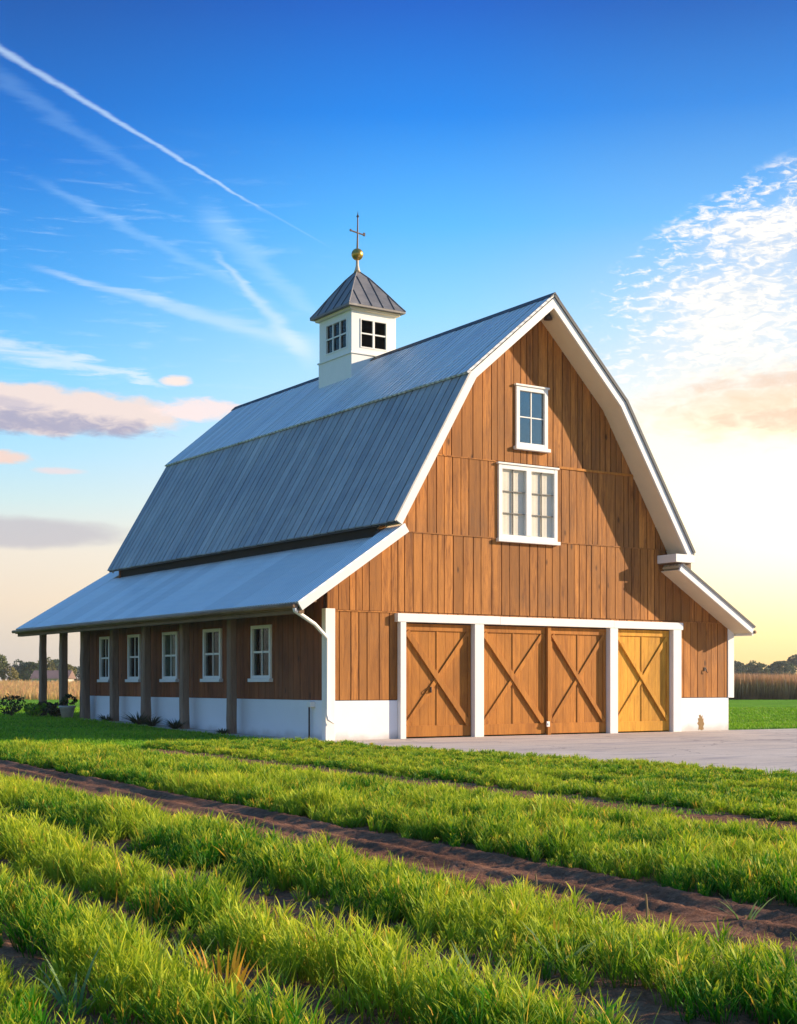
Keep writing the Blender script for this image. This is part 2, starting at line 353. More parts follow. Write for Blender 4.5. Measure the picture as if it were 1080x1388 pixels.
# ------------------------------------------------------------------ mesh helpers
def tag(o, label=None, cat=None, group=None, kind=None):
    if label: o['label'] = label
    if cat: o['category'] = cat
    if group: o['group'] = group
    if kind: o['kind'] = kind
    return o
class MB:
    def __init__(s): s.v = []; s.f = []; s.m = []; s.r = []; s.rnd = None
    def add(s, vs, fs, m=0, r=None):
        k = len(s.v); s.v += [tuple(map(float, p)) for p in vs]
        r = random.random() if r is None else r
        for f in fs: s.f.append(tuple(i + k for i in f)); s.m.append(m); s.r.append(r)
    def box(s, x0, x1, y0, y1, z0, z1, m=0, r=None):
        v = [(x, y, z) for z in (z0, z1) for y in (y0, y1) for x in (x0, x1)]
        s.add(v, [(0, 2, 3, 1), (4, 5, 7, 6), (0, 1, 5, 4), (2, 6, 7, 3), (0, 4, 6, 2), (1, 3, 7, 5)], m, r)
    def prism(s, poly, y0, y1, m=0, r=None, axis='y'):
        n = len(poly)
        f3 = (lambda a, t, b: (a, t, b)) if axis == 'y' else (lambda a, t, b: (t, a, b))
        v = [f3(a, y0, b) for a, b in poly] + [f3(a, y1, b) for a, b in poly]
        fs = [tuple(range(n)), tuple(range(2 * n - 1, n - 1, -1))] + [(i + n, (i + 1) % n + n, (i + 1) % n, i) for i in range(n)]
        s.add(v, fs, m, r)
    def bar(s, p0, p1, w, h, up=(0, 0, 1), m=0, r=None):
        p0, p1, up = Vector(p0), Vector(p1), Vector(up)
        d = (p1 - p0).normalized(); a = d.cross(up).normalized(); b = a.cross(d).normalized()
        v = [p + a * sx * w / 2 + b * sz * h / 2 for p in (p0, p1) for sx, sz in ((-1, -1), (1, -1), (1, 1), (-1, 1))]
        s.add(v, [(3, 2, 1, 0), (4, 5, 6, 7), (0, 1, 5, 4), (1, 2, 6, 5), (2, 3, 7, 6), (3, 0, 4, 7)], m, r)
    def tube(s, pts, rad, seg=8, m=0, r=None, cap=True):
        pts = [Vector(p) for p in pts]
        rads = rad if isinstance(rad, (list, tuple)) else [rad] * len(pts)
        vs = []; 
        for i, p in enumerate(pts):
            d = (pts[min(i + 1, len(pts) - 1)] - pts[max(i - 1, 0)]).normalized()
            a = d.cross(Vector((0.13, 0.9, 0.4))).normalized(); b = d.cross(a)
            vs += [p + (a * math.cos(t * 2 * math.pi / seg) + b * math.sin(t * 2 * math.pi / seg)) * rads[i] for t in range(seg)]
        fs = [(i * seg + t, i * seg + (t + 1) % seg, (i + 1) * seg + (t + 1) % seg, (i + 1) * seg + t) for i in range(len(pts) - 1) for t in range(seg)]
        if cap: fs += [tuple(range(seg - 1, -1, -1)), tuple(range((len(pts) - 1) * seg, len(pts) * seg))]
        s.add(vs, fs, m, r)
    def lathe(s, prof, cx=0, cy=0, seg=20, m=0, r=None):
        vs = [(cx + a * math.cos(t * 2 * math.pi / seg), cy + a * math.sin(t * 2 * math.pi / seg), z) for a, z in prof for t in range(seg)]
        fs = [(i * seg + t, i * seg + (t + 1) % seg, (i + 1) * seg + (t + 1) % seg, (i + 1) * seg + t) for i in range(len(prof) - 1) for t in range(seg)]
        fs += [tuple(range(seg - 1, -1, -1)), tuple(range((len(prof) - 1) * seg, len(prof) * seg))]
        s.add(vs, fs, m, r)
    def build(s, name, mats, parent=None, bevel=0, smoothed=False, **kw):
        me = bpy.data.meshes.new(name); me.from_pydata(s.v, [], s.f)
        if not isinstance(mats, (list, tuple)): mats = [mats]
        for m in mats: me.materials.append(MAT[m] if isinstance(m, str) else m)
        me.polygons.foreach_set('material_index', s.m)
        a = me.attributes.new('rnd', 'FLOAT', 'FACE'); a.data.foreach_set('value', s.r)
        if smoothed: me.polygons.foreach_set('use_smooth', [True] * len(s.f))
        me.update()
        o = bpy.data.objects.new(name, me); COL.objects.link(o); o.parent = parent
        if bevel:
            b = o.modifiers.new('bevel', 'BEVEL'); b.width = bevel; b.segments = 2; b.limit_method = 'ANGLE'
        tag(o, **kw); return o
def empty(name, loc=(0, 0, 0), rz=0, parent=None, **kw):
    o = bpy.data.objects.new(name, None); COL.objects.link(o); o.location = loc; o.rotation_euler.z = rz; o.empty_display_size = 0.3
    o.parent = parent; tag(o, **kw); return o

def gz(x, y):
    """height of the ground: a slow rise towards the back of the barn"""
    t = np.clip(np.asarray(y, float) / 15.0, 0, 1); return 0.2 * t * t * (3 - 2 * t)

# ------------------------------------------------------------------ ground
def grid(name, xs, ys, zf, m, **kw):
    X, Y = np.meshgrid(xs, ys); Z = zf(X, Y)
    nx, ny = len(xs), len(ys)
    v = np.stack([X, Y, Z], -1).reshape(-1, 3)
    i = np.arange((nx - 1) * (ny - 1)); r = i // (nx - 1); c = i % (nx - 1); a = r * nx + c
    f = np.stack([a, a + 1, a + nx + 1, a + nx], -1)
    me = bpy.data.meshes.new(name); me.from_pydata(v.tolist(), [], f.tolist()); me.materials.append(MAT[m])
    me.polygons.foreach_set('use_smooth', [True] * len(f)); me.update()
    o = bpy.data.objects.new(name, me); COL.objects.link(o); tag(o, **kw); return o
def spread(a, b, inner0, inner1, n_in, n_out):
    o0 = -np.geomspace(1, abs(a - inner0) + 1, n_out)[::-1] + 1 + inner0
    o1 = np.geomspace(1, abs(b - inner1) + 1, n_out) - 1 + inner1
    return np.concatenate([o0[:-1], np.linspace(inner0, inner1, n_in), o1[1:]])
grid('ground', spread(-4000, 4000, -60, 80, 60, 14), spread(-400, 5000, -45, 80, 120, 14), lambda X, Y: gz(X, Y) - 0.0, 'ground', kind='structure')

SL = 0.069                                   # the crop rows lean 4 degrees off the barn's long side
def s_of(x, y): return x - SL * (y + 23)
def vnoise(x, y, f, seed):
    """cheap smooth value noise"""
    r = np.random.default_rng(seed); T = r.random((64, 64))
    X = x * f; Y = y * f; i = np.floor(X).astype(int); j = np.floor(Y).astype(int); u = X - i; v = Y - j
    u = u * u * (3 - 2 * u); v = v * v * (3 - 2 * v)
    g = lambda a, b: T[a % 64, b % 64]
    return (g(i, j) * (1 - u) + g(i + 1, j) * u) * (1 - v) + (g(i, j + 1) * (1 - u) + g(i + 1, j + 1) * u) * v
# bare soil of the field: from the camera to the lawn, under the crop rows
FIELD_END = lambda s: -2.4 - 0.30 * (s + 1.0) * 0.35
def field_z(X, Y):
    s = s_of(X, Y)
    z = 0.012 + 0.016 * vnoise(s, Y * 0.25, 7, 1) + 0.012 * vnoise(X, Y, 9, 2) + 0.016 * vnoise(X + 0.3 * Y, Y, 23, 3) + 0.012 * vnoise(X, Y + X * 0.7, 41, 9)
    z += 0.04 * np.exp(-((s + 10.66 + 0.04 * np.sin(Y * 1.3)) / 0.10) ** 2) + 0.035 * np.exp(-((s + 11.45 + 0.05 * np.sin(Y * 0.9)) / 0.12) ** 2)      # lips of the wheel rut
    z += 0.035 * np.exp(-((s + 11.03 + 0.03 * np.sin(Y * 1.7)) / 0.09) ** 2)
    return z
xs_ = np.concatenate([np.linspace(-22, -15.2, 20), np.linspace(-15, -10.0, 150), np.linspace(-9.8, -1.6, 100)])
def soil_grid():
    ys = np.concatenate([np.linspace(-34, -26, 16), np.linspace(-25.9, -16, 240), np.linspace(-15.8, -0.5, 90)])
    S, Y = np.meshgrid(xs_, ys); X = S + SL * (Y + 23)
    X = np.minimum(X, -1.05)
    Z = field_z(X, Y)
    nx, ny = len(xs_), len(ys); v = np.stack([X, Y, Z], -1).reshape(-1, 3)
    i = np.arange((nx - 1) * (ny - 1)); r = i // (nx - 1); c = i % (nx - 1); a = r * nx + c
    f = np.stack([a, a + 1, a + nx + 1, a + nx], -1)
    # keep the strips only where bare earth can show; beyond the last row the lawn takes over
    cx = v[f].mean(1); ok = cx[:, 1] < np.where(s_of(cx[:, 0], cx[:, 1]) < -10.2, -0.6, -2.6); f = f[ok]
    me = bpy.data.meshes.new('field_soil'); me.from_pydata(v.tolist(), [], f.tolist()); me.materials.append(MAT['soil'])
    me.polygons.foreach_set('use_smooth', [True] * len(f)); me.update()
    o = bpy.data.objects.new('field_soil', me); COL.objects.link(o); tag(o, kind='structure')
soil_grid()

def sheet(name, poly, z, m, **kw):
    mb = MB(); mb.add([(x, y, float(gz(x, y)) + z) for x, y in poly], [tuple(range(len(poly)))]); return mb.build(name, m, **kw)
edge = []
for k in range(60):
    y = -0.9 - k * 0.75; edge.append((-1.0 + 0.16 * math.sin(k * 0.7) + 0.10 * math.sin(k * 1.9) + random.uniform(-.04, .04), y))
sheet('driveway', [(-1.0, -0.02)] + edge + [(60, -45), (60, -0.3), (17, -0.3), (13.9, -0.02)][0:4], 0.008, 'pave', kind='structure')
pm = MB()
for k in range(30):
    y0, y1 = k * 0.5, k * 0.5 + 0.5
    w0 = 0.95 - 0.02 * y0; w1 = 0.95 - 0.02 * y1
    pm.add([(-w0, y0 - 0.02, float(gz(0, y0)) + 0.012), (0.02, y0 - 0.02, float(gz(0, y0)) + 0.012), (0.02, y1 - 0.02, float(gz(0, y1)) + 0.012), (-w1, y1 - 0.02, float(gz(0, y1)) + 0.012)], [(0, 1, 2, 3)])
pm.build('path', 'pave', kind='structure')

# ------------------------------------------------------------------ barn
barn = empty('barn', (0, 0, 0), label='large wooden barn with grey gambrel metal roof, white cupola and four crossed doors', cat='barn')
W = 13.353; L1 = 15.12; LR = 17.0; L2 = 18.7; OV = 0.72
LEANF = (1.72, 5.12)
MAIN = [(1.446, 5.212), (3.648, 8.973), (6.291, 11.193), (8.746, 8.784), (11.233, 4.899)]
LEANL = [(-1.18, 3.176), (1.64, 4.90)]
LEANR = [(10.35, 4.85), (13.642, 2.934)]

def offs(poly, d):
    """polyline moved d down (perpendicular), mitred"""
    out = []
    for i, p in enumerate(poly):
        ns = []
        for a, b in ((i - 1, i), (i, i + 1)):
            if a >= 0 and b < len(poly):
                dx, dz = poly[b][0] - poly[a][0], poly[b][1] - poly[a][1]; l = math.hypot(dx, dz); ns.append((dz / l, -dx / l))
        if len(ns) == 1: n = ns[0]; k = 1
        else:
            n = (ns[0][0] + ns[1][0], ns[0][1] + ns[1][1]); l = math.hypot(*n); n = (n[0] / l, n[1] / l); k = 1 / (n[0] * ns[0][0] + n[1] * ns[0][1])
        out.append((p[0] + n[0] * d * k, p[1] + n[1] * d * k))
    return out
def band(mb, poly, a, b, y0, y1, segs=None, m=0, r=None):
    A, B = offs(poly, a), offs(poly, b)
    for i in range(len(poly) - 1):
        if segs is None or i in segs: mb.prism([A[i], A[i + 1], B[i + 1], B[i]], y0, y1, m, r)
def line_z(poly, x, d=0):
    P = offs(poly, d)
    for (x0, z0), (x1, z1) in zip(P, P[1:]):
        if x0 <= x <= x1: return z0 + (z1 - z0) * (x - x0) / (x1 - x0)
    return None
def wall_top(x, d=0.16):
    c = [v for v in (line_z(MAIN, x, d), line_z([LEANL[0], LEANF], x, d), line_z(LEANR, x, d)) if v is not None]
    return max(c) if c else 3.1

# roof decks and soffits
mb = MB(); band(mb, MAIN, 0.05, 0.12, -OV + 0.03, LR - 0.03); mb.build('roof_deck', 'soffit', barn)
mb = MB(); band(mb, MAIN, 0.029, 0.049, -OV + 0.03, LR - 0.03); mb.build('roof_underlay', 'dark', barn)
def clipx(P, x0, x1):
    (ax, az_), (bx, bz) = P; f = lambda x: (x, az_ + (bz - az_) * (x - ax) / (bx - ax))
    return [f(max(ax, x0)), f(min(bx, x1))]
FL = [LEANL[0], LEANF]; LEANX = [(-1.18, 3.176), (2.25, 5.273)]
FR = clipx(LEANR, 10.80, 99)
mb = MB(); band(mb, LEANL, 0.03, 0.10, 0, 16.4); band(mb, LEANX, 0.03, 0.10, 16.4, L2 - 0.03); band(mb, FL, 0.03, 0.10, -OV + 0.03, 0); mb.build('roof_deck', 'beam', barn)
mb = MB(); band(mb, LEANR, 0.03, 0.10, 0, LR - 0.03); band(mb, FR, 0.03, 0.10, -OV + 0.03, 0); mb.build('roof_deck', 'soffit', barn)
# steep slopes: overlapping panels with open seams
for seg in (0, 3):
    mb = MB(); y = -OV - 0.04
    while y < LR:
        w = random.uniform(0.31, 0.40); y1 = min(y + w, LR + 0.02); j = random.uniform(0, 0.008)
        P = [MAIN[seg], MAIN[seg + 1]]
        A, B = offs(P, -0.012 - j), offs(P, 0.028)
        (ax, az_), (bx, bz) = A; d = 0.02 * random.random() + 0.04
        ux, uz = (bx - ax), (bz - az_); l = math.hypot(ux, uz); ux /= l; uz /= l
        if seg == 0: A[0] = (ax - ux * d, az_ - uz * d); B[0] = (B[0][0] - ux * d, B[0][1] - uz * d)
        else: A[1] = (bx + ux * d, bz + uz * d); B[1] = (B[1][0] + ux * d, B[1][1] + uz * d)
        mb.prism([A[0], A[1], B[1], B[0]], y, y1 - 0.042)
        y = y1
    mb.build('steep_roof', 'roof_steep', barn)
# upper slopes: finely ribbed sheets that lap over the steep ones
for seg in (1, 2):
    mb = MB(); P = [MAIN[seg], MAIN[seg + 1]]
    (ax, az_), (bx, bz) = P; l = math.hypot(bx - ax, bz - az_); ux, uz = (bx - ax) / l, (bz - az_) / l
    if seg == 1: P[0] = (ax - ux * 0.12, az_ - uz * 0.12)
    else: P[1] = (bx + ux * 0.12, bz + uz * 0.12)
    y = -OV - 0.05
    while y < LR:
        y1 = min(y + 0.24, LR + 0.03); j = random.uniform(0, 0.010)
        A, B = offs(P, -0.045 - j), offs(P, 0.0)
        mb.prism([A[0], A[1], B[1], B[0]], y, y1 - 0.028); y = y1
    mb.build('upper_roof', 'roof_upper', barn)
mb = MB(); band(mb, MAIN[1:4], -0.085, -0.05, -OV - 0.07, LR + 0.05, r=0)
mb2 = MB()                                     # ridge cap, trimmed to a narrow fold
r0 = MAIN[2]
for a, bpt in ((MAIN[1], 0), (MAIN[3], 1)):
    dx, dz = a[0] - r0[0], a[1] - r0[1]; l = math.hypot(dx, dz); q = (r0[0] + dx / l * 0.2, r0[1] + dz / l * 0.2)
    mb2.prism([(r0[0], r0[1] + 0.055), (q[0], q[1] + 0.055), (q[0], q[1] + 0.085), (r0[0], r0[1] + 0.095)], -OV - 0.07, LR + 0.05)
mb2.build('ridge_cap', 'roof_edge', barn)
for LN, ye in ((LEANL, L2), (LEANR, LR)):
    mb = MB(); y = -OV - 0.04
    while y < ye:
        y1 = min(y + 0.85, ye + 0.03); j = random.uniform(0, 0.005)
        if y < 0: y1 = 0.0
        band(mb, (FL if LN is LEANL else FR) if y < 0 else (LEANX if LN is LEANL and y > 16.2 else LN), -0.012 - j, 0.028, y, y1 - (0.005 if y1 > 0.01 else 0)); y = y1
    mb.build('lean_to_roof', 'roof_lean', barn)
# rake boards (white fascia) on front and back, with the dark sheet edge over them
for y0, y1, segs, nm in ((-OV - 0.03, -OV + 0.03, None, 'front'), (LR - 0.03, LR + 0.03, None, 'back')):
    mb = MB(); band(mb, MAIN, 0.03, 0.225, y0, y1); mb.build('rake_board', 'white', barn)
mb = MB(); band(mb, [LEANL[0], LEANF], 0.03, 0.215, -OV - 0.028, -OV + 0.03); mb.build('rake_board', 'white', barn)
mb = MB(); band(mb, FR, 0.03, 0.20, -OV - 0.028, -OV + 0.03); mb.build('rake_board', 'white', barn)
mb = MB(); band(mb, LEANX, 0.03, 0.20, L2 - 0.02, L2 + 0.03); mb.build('rake_board', 'beam', barn)
mb = MB(); band(mb, MAIN, -0.055, 0.028, -OV - 0.066, -OV - 0.052, segs=(2, 3)); mb.build('drip_edge', 'roof_edge', barn)
mb = MB(); band(mb, FR, -0.03, 0.028, -OV - 0.06, -OV - 0.045); mb.build('drip_edge', 'roof_edge', barn)
# boxed soffits under the front overhang
mb = MB(); band(mb, MAIN, 0.19, 0.21, -OV + 0.03, -0.012); mb.build('soffit', 'soffit', barn)
mb = MB(); band(mb, [(10.80, 4.588), LEANR[1]], 0.17, 0.19, -OV + 0.03, -0.012); mb.build('soffit', 'soffit', barn)
mb = MB(); band(mb, FL, 0.185, 0.205, -OV + 0.03, -0.012); mb.build('soffit', 'soffit', barn)
# eave return at the foot of the right steep slope, and end caps of the eaves
mb = MB(); mb.box(10.56, 11.25, -OV - 0.036, -0.03, 4.64, 4.86); mb.build('eave_return', 'white', barn, bevel=0.008)
mb = MB(); mb.prism([(10.60, 4.638), (11.22, 4.638), (11.22, 4.41), (10.80, 4.645 - 0.02), (10.60, 4.60)], -OV + 0.06, -0.03); mb.build('eave_infill', 'beam', barn)
mb = MB(); band(mb, [(MAIN[4][0] - 0.02, MAIN[4][1] + 0.03), MAIN[4]], 0.03, 0.25, -OV + 0.03, LR - 0.03); mb.build('eave_board', 'white', barn)
mb = MB(); mb.box(MAIN[0][0] + 0.03, MAIN[0][0] + 0.06, -OV + 0.03, LR - 0.03, MAIN[0][1] - 0.09, MAIN[0][1] - 0.02); mb.build('eave_board', 'roof_edge', barn)  # near-black too, so the gap below the eave reads as deep shade
# porch eave: dark drip edge, gutter and beam
for q in ((-1.21, -1.15, -OV + 0.032, L2 - 0.03, 3.02, 3.135), (-1.13, -0.98, -OV + 0.034, L2 - 0.04, 2.93, 3.04)):
    mb = MB(); mb.box(*q); mb.build('eave_beam', 'beam', barn, bevel=0.008)
mb = MB(); mb.tube([(-1.27, -OV + 0.02, 3.10), (-1.27, 6, 3.095), (-1.27, 12, 3.10), (-1.27, L2, 3.09)], 0.055, 8); g = mb.build('gutter', 'beam', barn, smoothed=True)
mb = MB(); mb.box(-0.45, -0.25, 0.02, L2 - 0.3, 3.24, 3.46); mb.build('porch_beam', 'beam', barn)
mb = MB(); mb.box(13.60, 13.66, -OV + 0.03, LR - 0.03, 2.70, 2.90); mb.build('eave_board', 'white', barn)
mb = MB(); mb.tube([(13.70, -OV + 0.0, 2.80), (13.70, LR, 2.80)], 0.05, 8); mb.build('gutter', 'beam', barn, smoothed=True)
# downspouts
mb = MB()
mb.tube([(-1.22, -OV + 0.06, 3.05), (-1.20, -OV + 0.08, 2.99), (-0.60, -0.50, 2.70), (-0.06, -0.12, 2.42), (-0.045, -0.11, 2.30), (-0.045, -0.10, 0.62), (-0.02, -0.12, 0.50), (0.12, -0.16, 0.42)], [0.05, 0.05, 0.045, 0.045, 0.034, 0.034, 0.034, 0.034], 10)
mb.build('downspout', 'white', barn, smoothed=True)
mb = MB(); mb.tube([(-0.10, 0.62, 0.0), (-0.10, 0.62, 0.78)], 0.022, 8); mb.build('standpipe', 'iron', barn, smoothed=True)
mb = MB(); mb.box(-0.16, -0.02, 0.46, 0.66, 0.78, 0.92); mb.build('pipe_cap', 'white', barn, bevel=0.02)
# apex lamp under the front overhang
mb = MB(); mb.lathe([(0.03, 10.86), (0.05, 10.80), (0.11, 10.70), (0.115, 10.66), (0.02, 10.65)], 6.33, -0.45, 14); mb.box(6.26, 6.40, -0.52, -0.38, 10.86, 10.95); mb.build('apex_lamp', 'iron', barn)

# --- front wall
tiers = [0.94, 3.07, 5.03, 6.98, 12]
DOORX = (1.985, 11.38)
HOLES = [(1.985, 11.38, 0, 3.03), (5.60, 6.63, 7.40, 8.98), (5.04, 6.95, 5.0, 6.93)]
mb = MB(); bk = MB()
for ti in range(4):
    za, zb = tiers[ti] + 0.012, tiers[ti + 1] - 0.004
    x = 0.02 if ti < 2 else 1.4
    while x < W - 0.02:
        w = random.choice([0.19, 0.24, 0.27, 0.30, 0.33]) * random.uniform(0.92, 1.06)
        if x + w > W - 0.1: w = W - 0.02 - x
        x1 = min(x + w, W - 0.02); g = random.uniform(0.016, 0.030)
        tl, tr = wall_top(x + 0.001), wall_top(x1 - g)
        zl, zr = min(zb, tl), min(zb, tr)
        if max(zl, zr) > za + 0.03:
            zl, zr = max(zl, za + 0.005), max(zr, za + 0.005)
            segs = [(za, None)]
            pieces = [(za, zl, zr)]
            for hx0, hx1, hz0, hz1 in HOLES:
                if x1 - g > hx0 and x < hx1:
                    np_ = []
                    for pc in pieces:
                        a, bl, br = pc[:3]
                        if len(pc) > 3: np_.append(pc); continue
                        lo, hi = a, min(bl, br)
                        if hz1 <= lo or hz0 >= hi: np_.append((a, bl, br)); continue
                        if x >= hx0 - 0.0 and x1 - g <= hx1:
                            if hz0 > lo: np_.append((a, hz0, hz0))
                            if hz1 < hi: np_.append((hz1, bl, br))
                        else: np_.append((a, bl, br, hx0, hx1, hz0, hz1))
                    pieces = np_
            rr = random.random(); dy = random.uniform(0, 0.008)
            for pc in pieces:
                a, bl, br = pc[:3]
                if len(pc) == 3: mb.prism([(x, a), (x1 - g, a), (x1 - g, br), (x, bl)], -0.024 - dy, 0.0, 0, rr)
                else:                               # board cut around an opening
                    hx0, hx1, hz0, hz1 = pc[3:]
                    cut = hx0 if x < hx0 else hx1
                    xa, xb, ya_, yb_ = (x, cut, hx0, 0) if x < hx0 else (cut, x1 - g, 0, 0)
                    if xb > xa: mb.prism([(xa, a), (xb, a), (xb, br), (xa, bl)], -0.024 - dy, 0.0, 0, rr)
                    xa, xb = (cut, x1 - g) if x < hx0 else (x, cut)
                    if hz0 > a: mb.prism([(xa, a), (xb, a), (xb, hz0), (xa, hz0)], -0.024 - dy, 0.0, 0, rr)
                    if hz1 < min(bl, br): mb.prism([(xa, hz1), (xb, hz1), (xb, br), (xa, bl)], -0.024 - dy, 0.0, 0, rr)
        x = x1
mb.build('front_siding', 'siding', barn)
# solid backing wall pieces behind the boards, leaving the openings
def back_piece(mb, x0, x1, z0=None, z1=None, n=24):
    xs = np.linspace(x0, x1, n)
    for a, b in zip(xs, xs[1:]):
        ta = wall_top(a + 1e-4) + 0.03 if z1 is None else z1; tb = wall_top(b - 1e-4) + 0.03 if z1 is None else z1
        mb.prism([(a, z0), (b, z0), (b, tb), (a, ta)], 0.0, 0.10)
mb = MB()
back_piece(mb, 0.0, 1.985, 0.94, n=6); back_piece(mb, 1.985, 5.04, 3.03, n=10); back_piece(mb, 5.04, 6.95, 3.03, 5.0, 2)
back_piece(mb, 5.04, 5.60, 6.93, n=3); back_piece(mb, 6.63, 6.95, 6.93, n=2); back_piece(mb, 5.60, 6.63, 6.93, 7.40, 2); back_piece(mb, 5.60, 6.63, 8.98, n=8)
back_piece(mb, 6.95, 11.38, 3.03, n=20); back_piece(mb, 11.38, W, 0.94, n=6)
mb.build('front_wall', 'backing', barn)
# flashing strips between the tiers
for a, b, z in ((0.22, 1.97, 3.045), (11.42, W - 0.2, 3.045), (1.85, 4.96, 5.012), (7.03, 11.0, 5.012), (3.0, 4.96, 6.962)):
    mb = MB(); mb.box(a, b, -0.045, -0.02, z, z + 0.029); mb.build('flashing', 'siding', barn)
mb = MB(); mb.box(7.03, 9.70, -0.055, -0.02, 6.955, 7.02); mb.build('belt_board', 'door', barn, bevel=0.005)
# white rendered base
for a, b in ((0.0, 1.98), (11.385, W)):
    mb = MB(); mb.box(a, b, -0.03, 0.12, -0.1, 0.935); mb.build('front_base', 'render', barn, bevel=0.006)
mb = MB(); mb.box(-0.03, 0.12, 0.125, L1, -0.1, 0.945); mb.build('side_base', 'render', barn, bevel=0.006)
# worn patch where the render fell off beside the last door
mb = MB(); pts = [(12.14, 0.03), (12.20, 0.05), (12.27, 0.02), (12.36, 0.05), (12.33, 0.13), (12.38, 0.20), (12.34, 0.27), (12.35, 0.36), (12.30, 0.34), (12.31, 0.45), (12.26, 0.40), (12.22, 0.47), (12.16, 0.44), (12.19, 0.37), (12.12, 0.36), (12.15, 0.27), (12.10, 0.22), (12.16, 0.15)]
mb.prism(pts, -0.034, -0.02)
mb.build('worn_patch', 'stain', barn)
mb = MB(); mb.box(12.36, 12.44, -0.05, -0.03, 1.70, 1.80); mb.tube([(12.40, -0.05, 1.76), (12.40, -0.09, 1.75), (12.40, -0.10, 1.68), (12.44, -0.10, 1.65)], 0.014, 6); mb.build('wall_hook', 'iron', barn)
# corner boards
mb = MB(); mb.box(-0.05, 0.21, -0.06, -0.0, 0.0, 3.10); mb.box(-0.05, 0.0, 0.0, 0.12, 0.0, 3.10); mb.build('corner_board', 'white', barn, bevel=0.006)
mb = MB(); mb.box(W - 0.04, W + 0.20, -0.055, 0.0, 0.935, 2.98); mb.box(W, W + 0.20, 0.0, 0.1, 0.94, 2.95); mb.build('corner_board', 'white', barn, bevel=0.006)
# --- porch wall (long side)
WY = [(2.57, 3.67), (5.35, 6.47), (8.09, 9.14), (10.73, 11.68), (13.08, 13.94)]
WZ = (1.45, 2.83)
def side_wall():
    mb = MB(); y = 0.13; top = 3.76
    while y < L1:
        w = random.choice([0.2, 0.26, 0.3, 0.34]); y1 = min(y + w, L1); g = 0.012; rr = random.random(); dx = random.uniform(0, 0.008)
        cut = [q for q in WY if y1 - g > q[0] + .05 and y < q[1] - .05]
        if not cut: mb.box(-0.022 - dx, 0.0, y, y1 - g, 0.95, top, 0, rr)
        else:
            mb.box(-0.022 - dx, 0.0, y, y1 - g, 0.95, WZ[0] + 0.05, 0, rr); mb.box(-0.022 - dx, 0.0, y, y1 - g, WZ[1] - 0.05, top, 0, rr)
            q = cut[0]
            if y < q[0] + .05: mb.box(-0.022 - dx, 0.0, y, q[0] + .05, WZ[0] + 0.05, WZ[1] - 0.05, 0, rr)
            if y1 - g > q[1] - .05: mb.box(-0.022 - dx, 0.0, q[1] - .05, y1 - g, WZ[0] + 0.05, WZ[1] - 0.05, 0, rr)
        y = y1
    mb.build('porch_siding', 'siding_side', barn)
    mb = MB(); e = [0.13]
    for a, b in WY: e += [a + .05, b - .05]
    e.append(L1)
    for i in range(0, len(e), 2): mb.box(0.0, 0.1, e[i], e[i + 1], 0.95, 3.76)
    for a, b in WY: mb.box(0.0, 0.1, a + .05, b - .05, 0.95, WZ[0] + .05); mb.box(0.0, 0.1, a + .05, b - .05, WZ[1] - .05, 3.76)
    mb.build('porch_wall', 'backing', barn)
side_wall()
mb = MB(); mb.box(-0.07, 0.11, L1 - 0.02, L1 + 0.16, 0.1, 3.6); mb.build('corner_board', 'post', barn)
# other walls: main body above the porch roof, right side, back
mb = MB(); mb.box(1.64, 1.72, -0.03, 16.4, 4.70, 5.50); mb.build('eave_shade_strip', 'dark', barn)  # near-black strip standing in for the shaded gap under the steep eave
mb = MB(); mb.box(1.62, 1.72, 0.12, 16.3, 0.0, 4.69); mb.build('upper_side_wall', 'dark', barn)
for q in ((10.55, 10.67, 0.12, 16.3, 4.0, 5.6), (W - 0.1, W, 0.12, 16.3, 0.9, 3.0)):
    mb = MB(); mb.box(*q); mb.build('side_wall', 'siding', barn)
mb = MB(); mb.box(W - 0.1, W + 0.03, 0.12, 16.3, 0.0, 0.92); mb.build('side_base', 'render', barn)
mb = MB()
for yb, xa, xb in ((16.3, 1.60, W), (L1 - 0.12, 0.1, 1.62)):
    xs = np.linspace(xa, xb, 40 if xb > 5 else 8)
    dd_ = 0.16 if xb > 5 else 0.42
    for a, b in zip(xs, xs[1:]): mb.prism([(a, 0.0), (b, 0.0), (b, wall_top(b - 1e-4, dd_)), (a, wall_top(a + 1e-4, dd_))], yb, yb + 0.12)
mb.build('back_wall', 'siding_side', barn)
mb = MB(); mb.box(0.13, W - 0.12, 0.5, 16.2, 0.0, 0.05); mb.build('inner_floor', 'dark', barn)
# --- porch posts
for i, (y, w) in enumerate([(4.18, 0.21), (7.03, 0.22), (9.64, 0.24), (12.02, 0.23), (14.46, 0.26), (16.38, 0.24), (18.35, 0.22)]):
    z0 = float(gz(0, y)) - 0.04; mb = MB(); n = 9; prev = None
    vs = []; h = w / 2
    for k in range(n):
        t = k / (n - 1); zz = z0 + (3.245 - z0) * t; s = h * (1.06 - 0.10 * t) + random.uniform(-.006, .006); ox = random.uniform(-.008, .008); oy = random.uniform(-.008, .008)
        c = 0.28 * s
        vs += [(-0.35 + ox + a, y + oy + b, zz) for a, b in ((-s, -s + c), (-s + c, -s), (s - c, -s), (s, -s + c), (s, s - c), (s - c, s), (-s + c, s), (-s, s - c))]
    fs = [(k * 8 + j, k * 8 + (j + 1) % 8, k * 8 + 8 + (j + 1) % 8, k * 8 + 8 + j) for k in range(n - 1) for j in range(8)] + [tuple(range(7, -1, -1)), tuple(range((n - 1) * 8, n * 8))]
    mb.add(vs, fs); mb.build('post', 'post', barn)

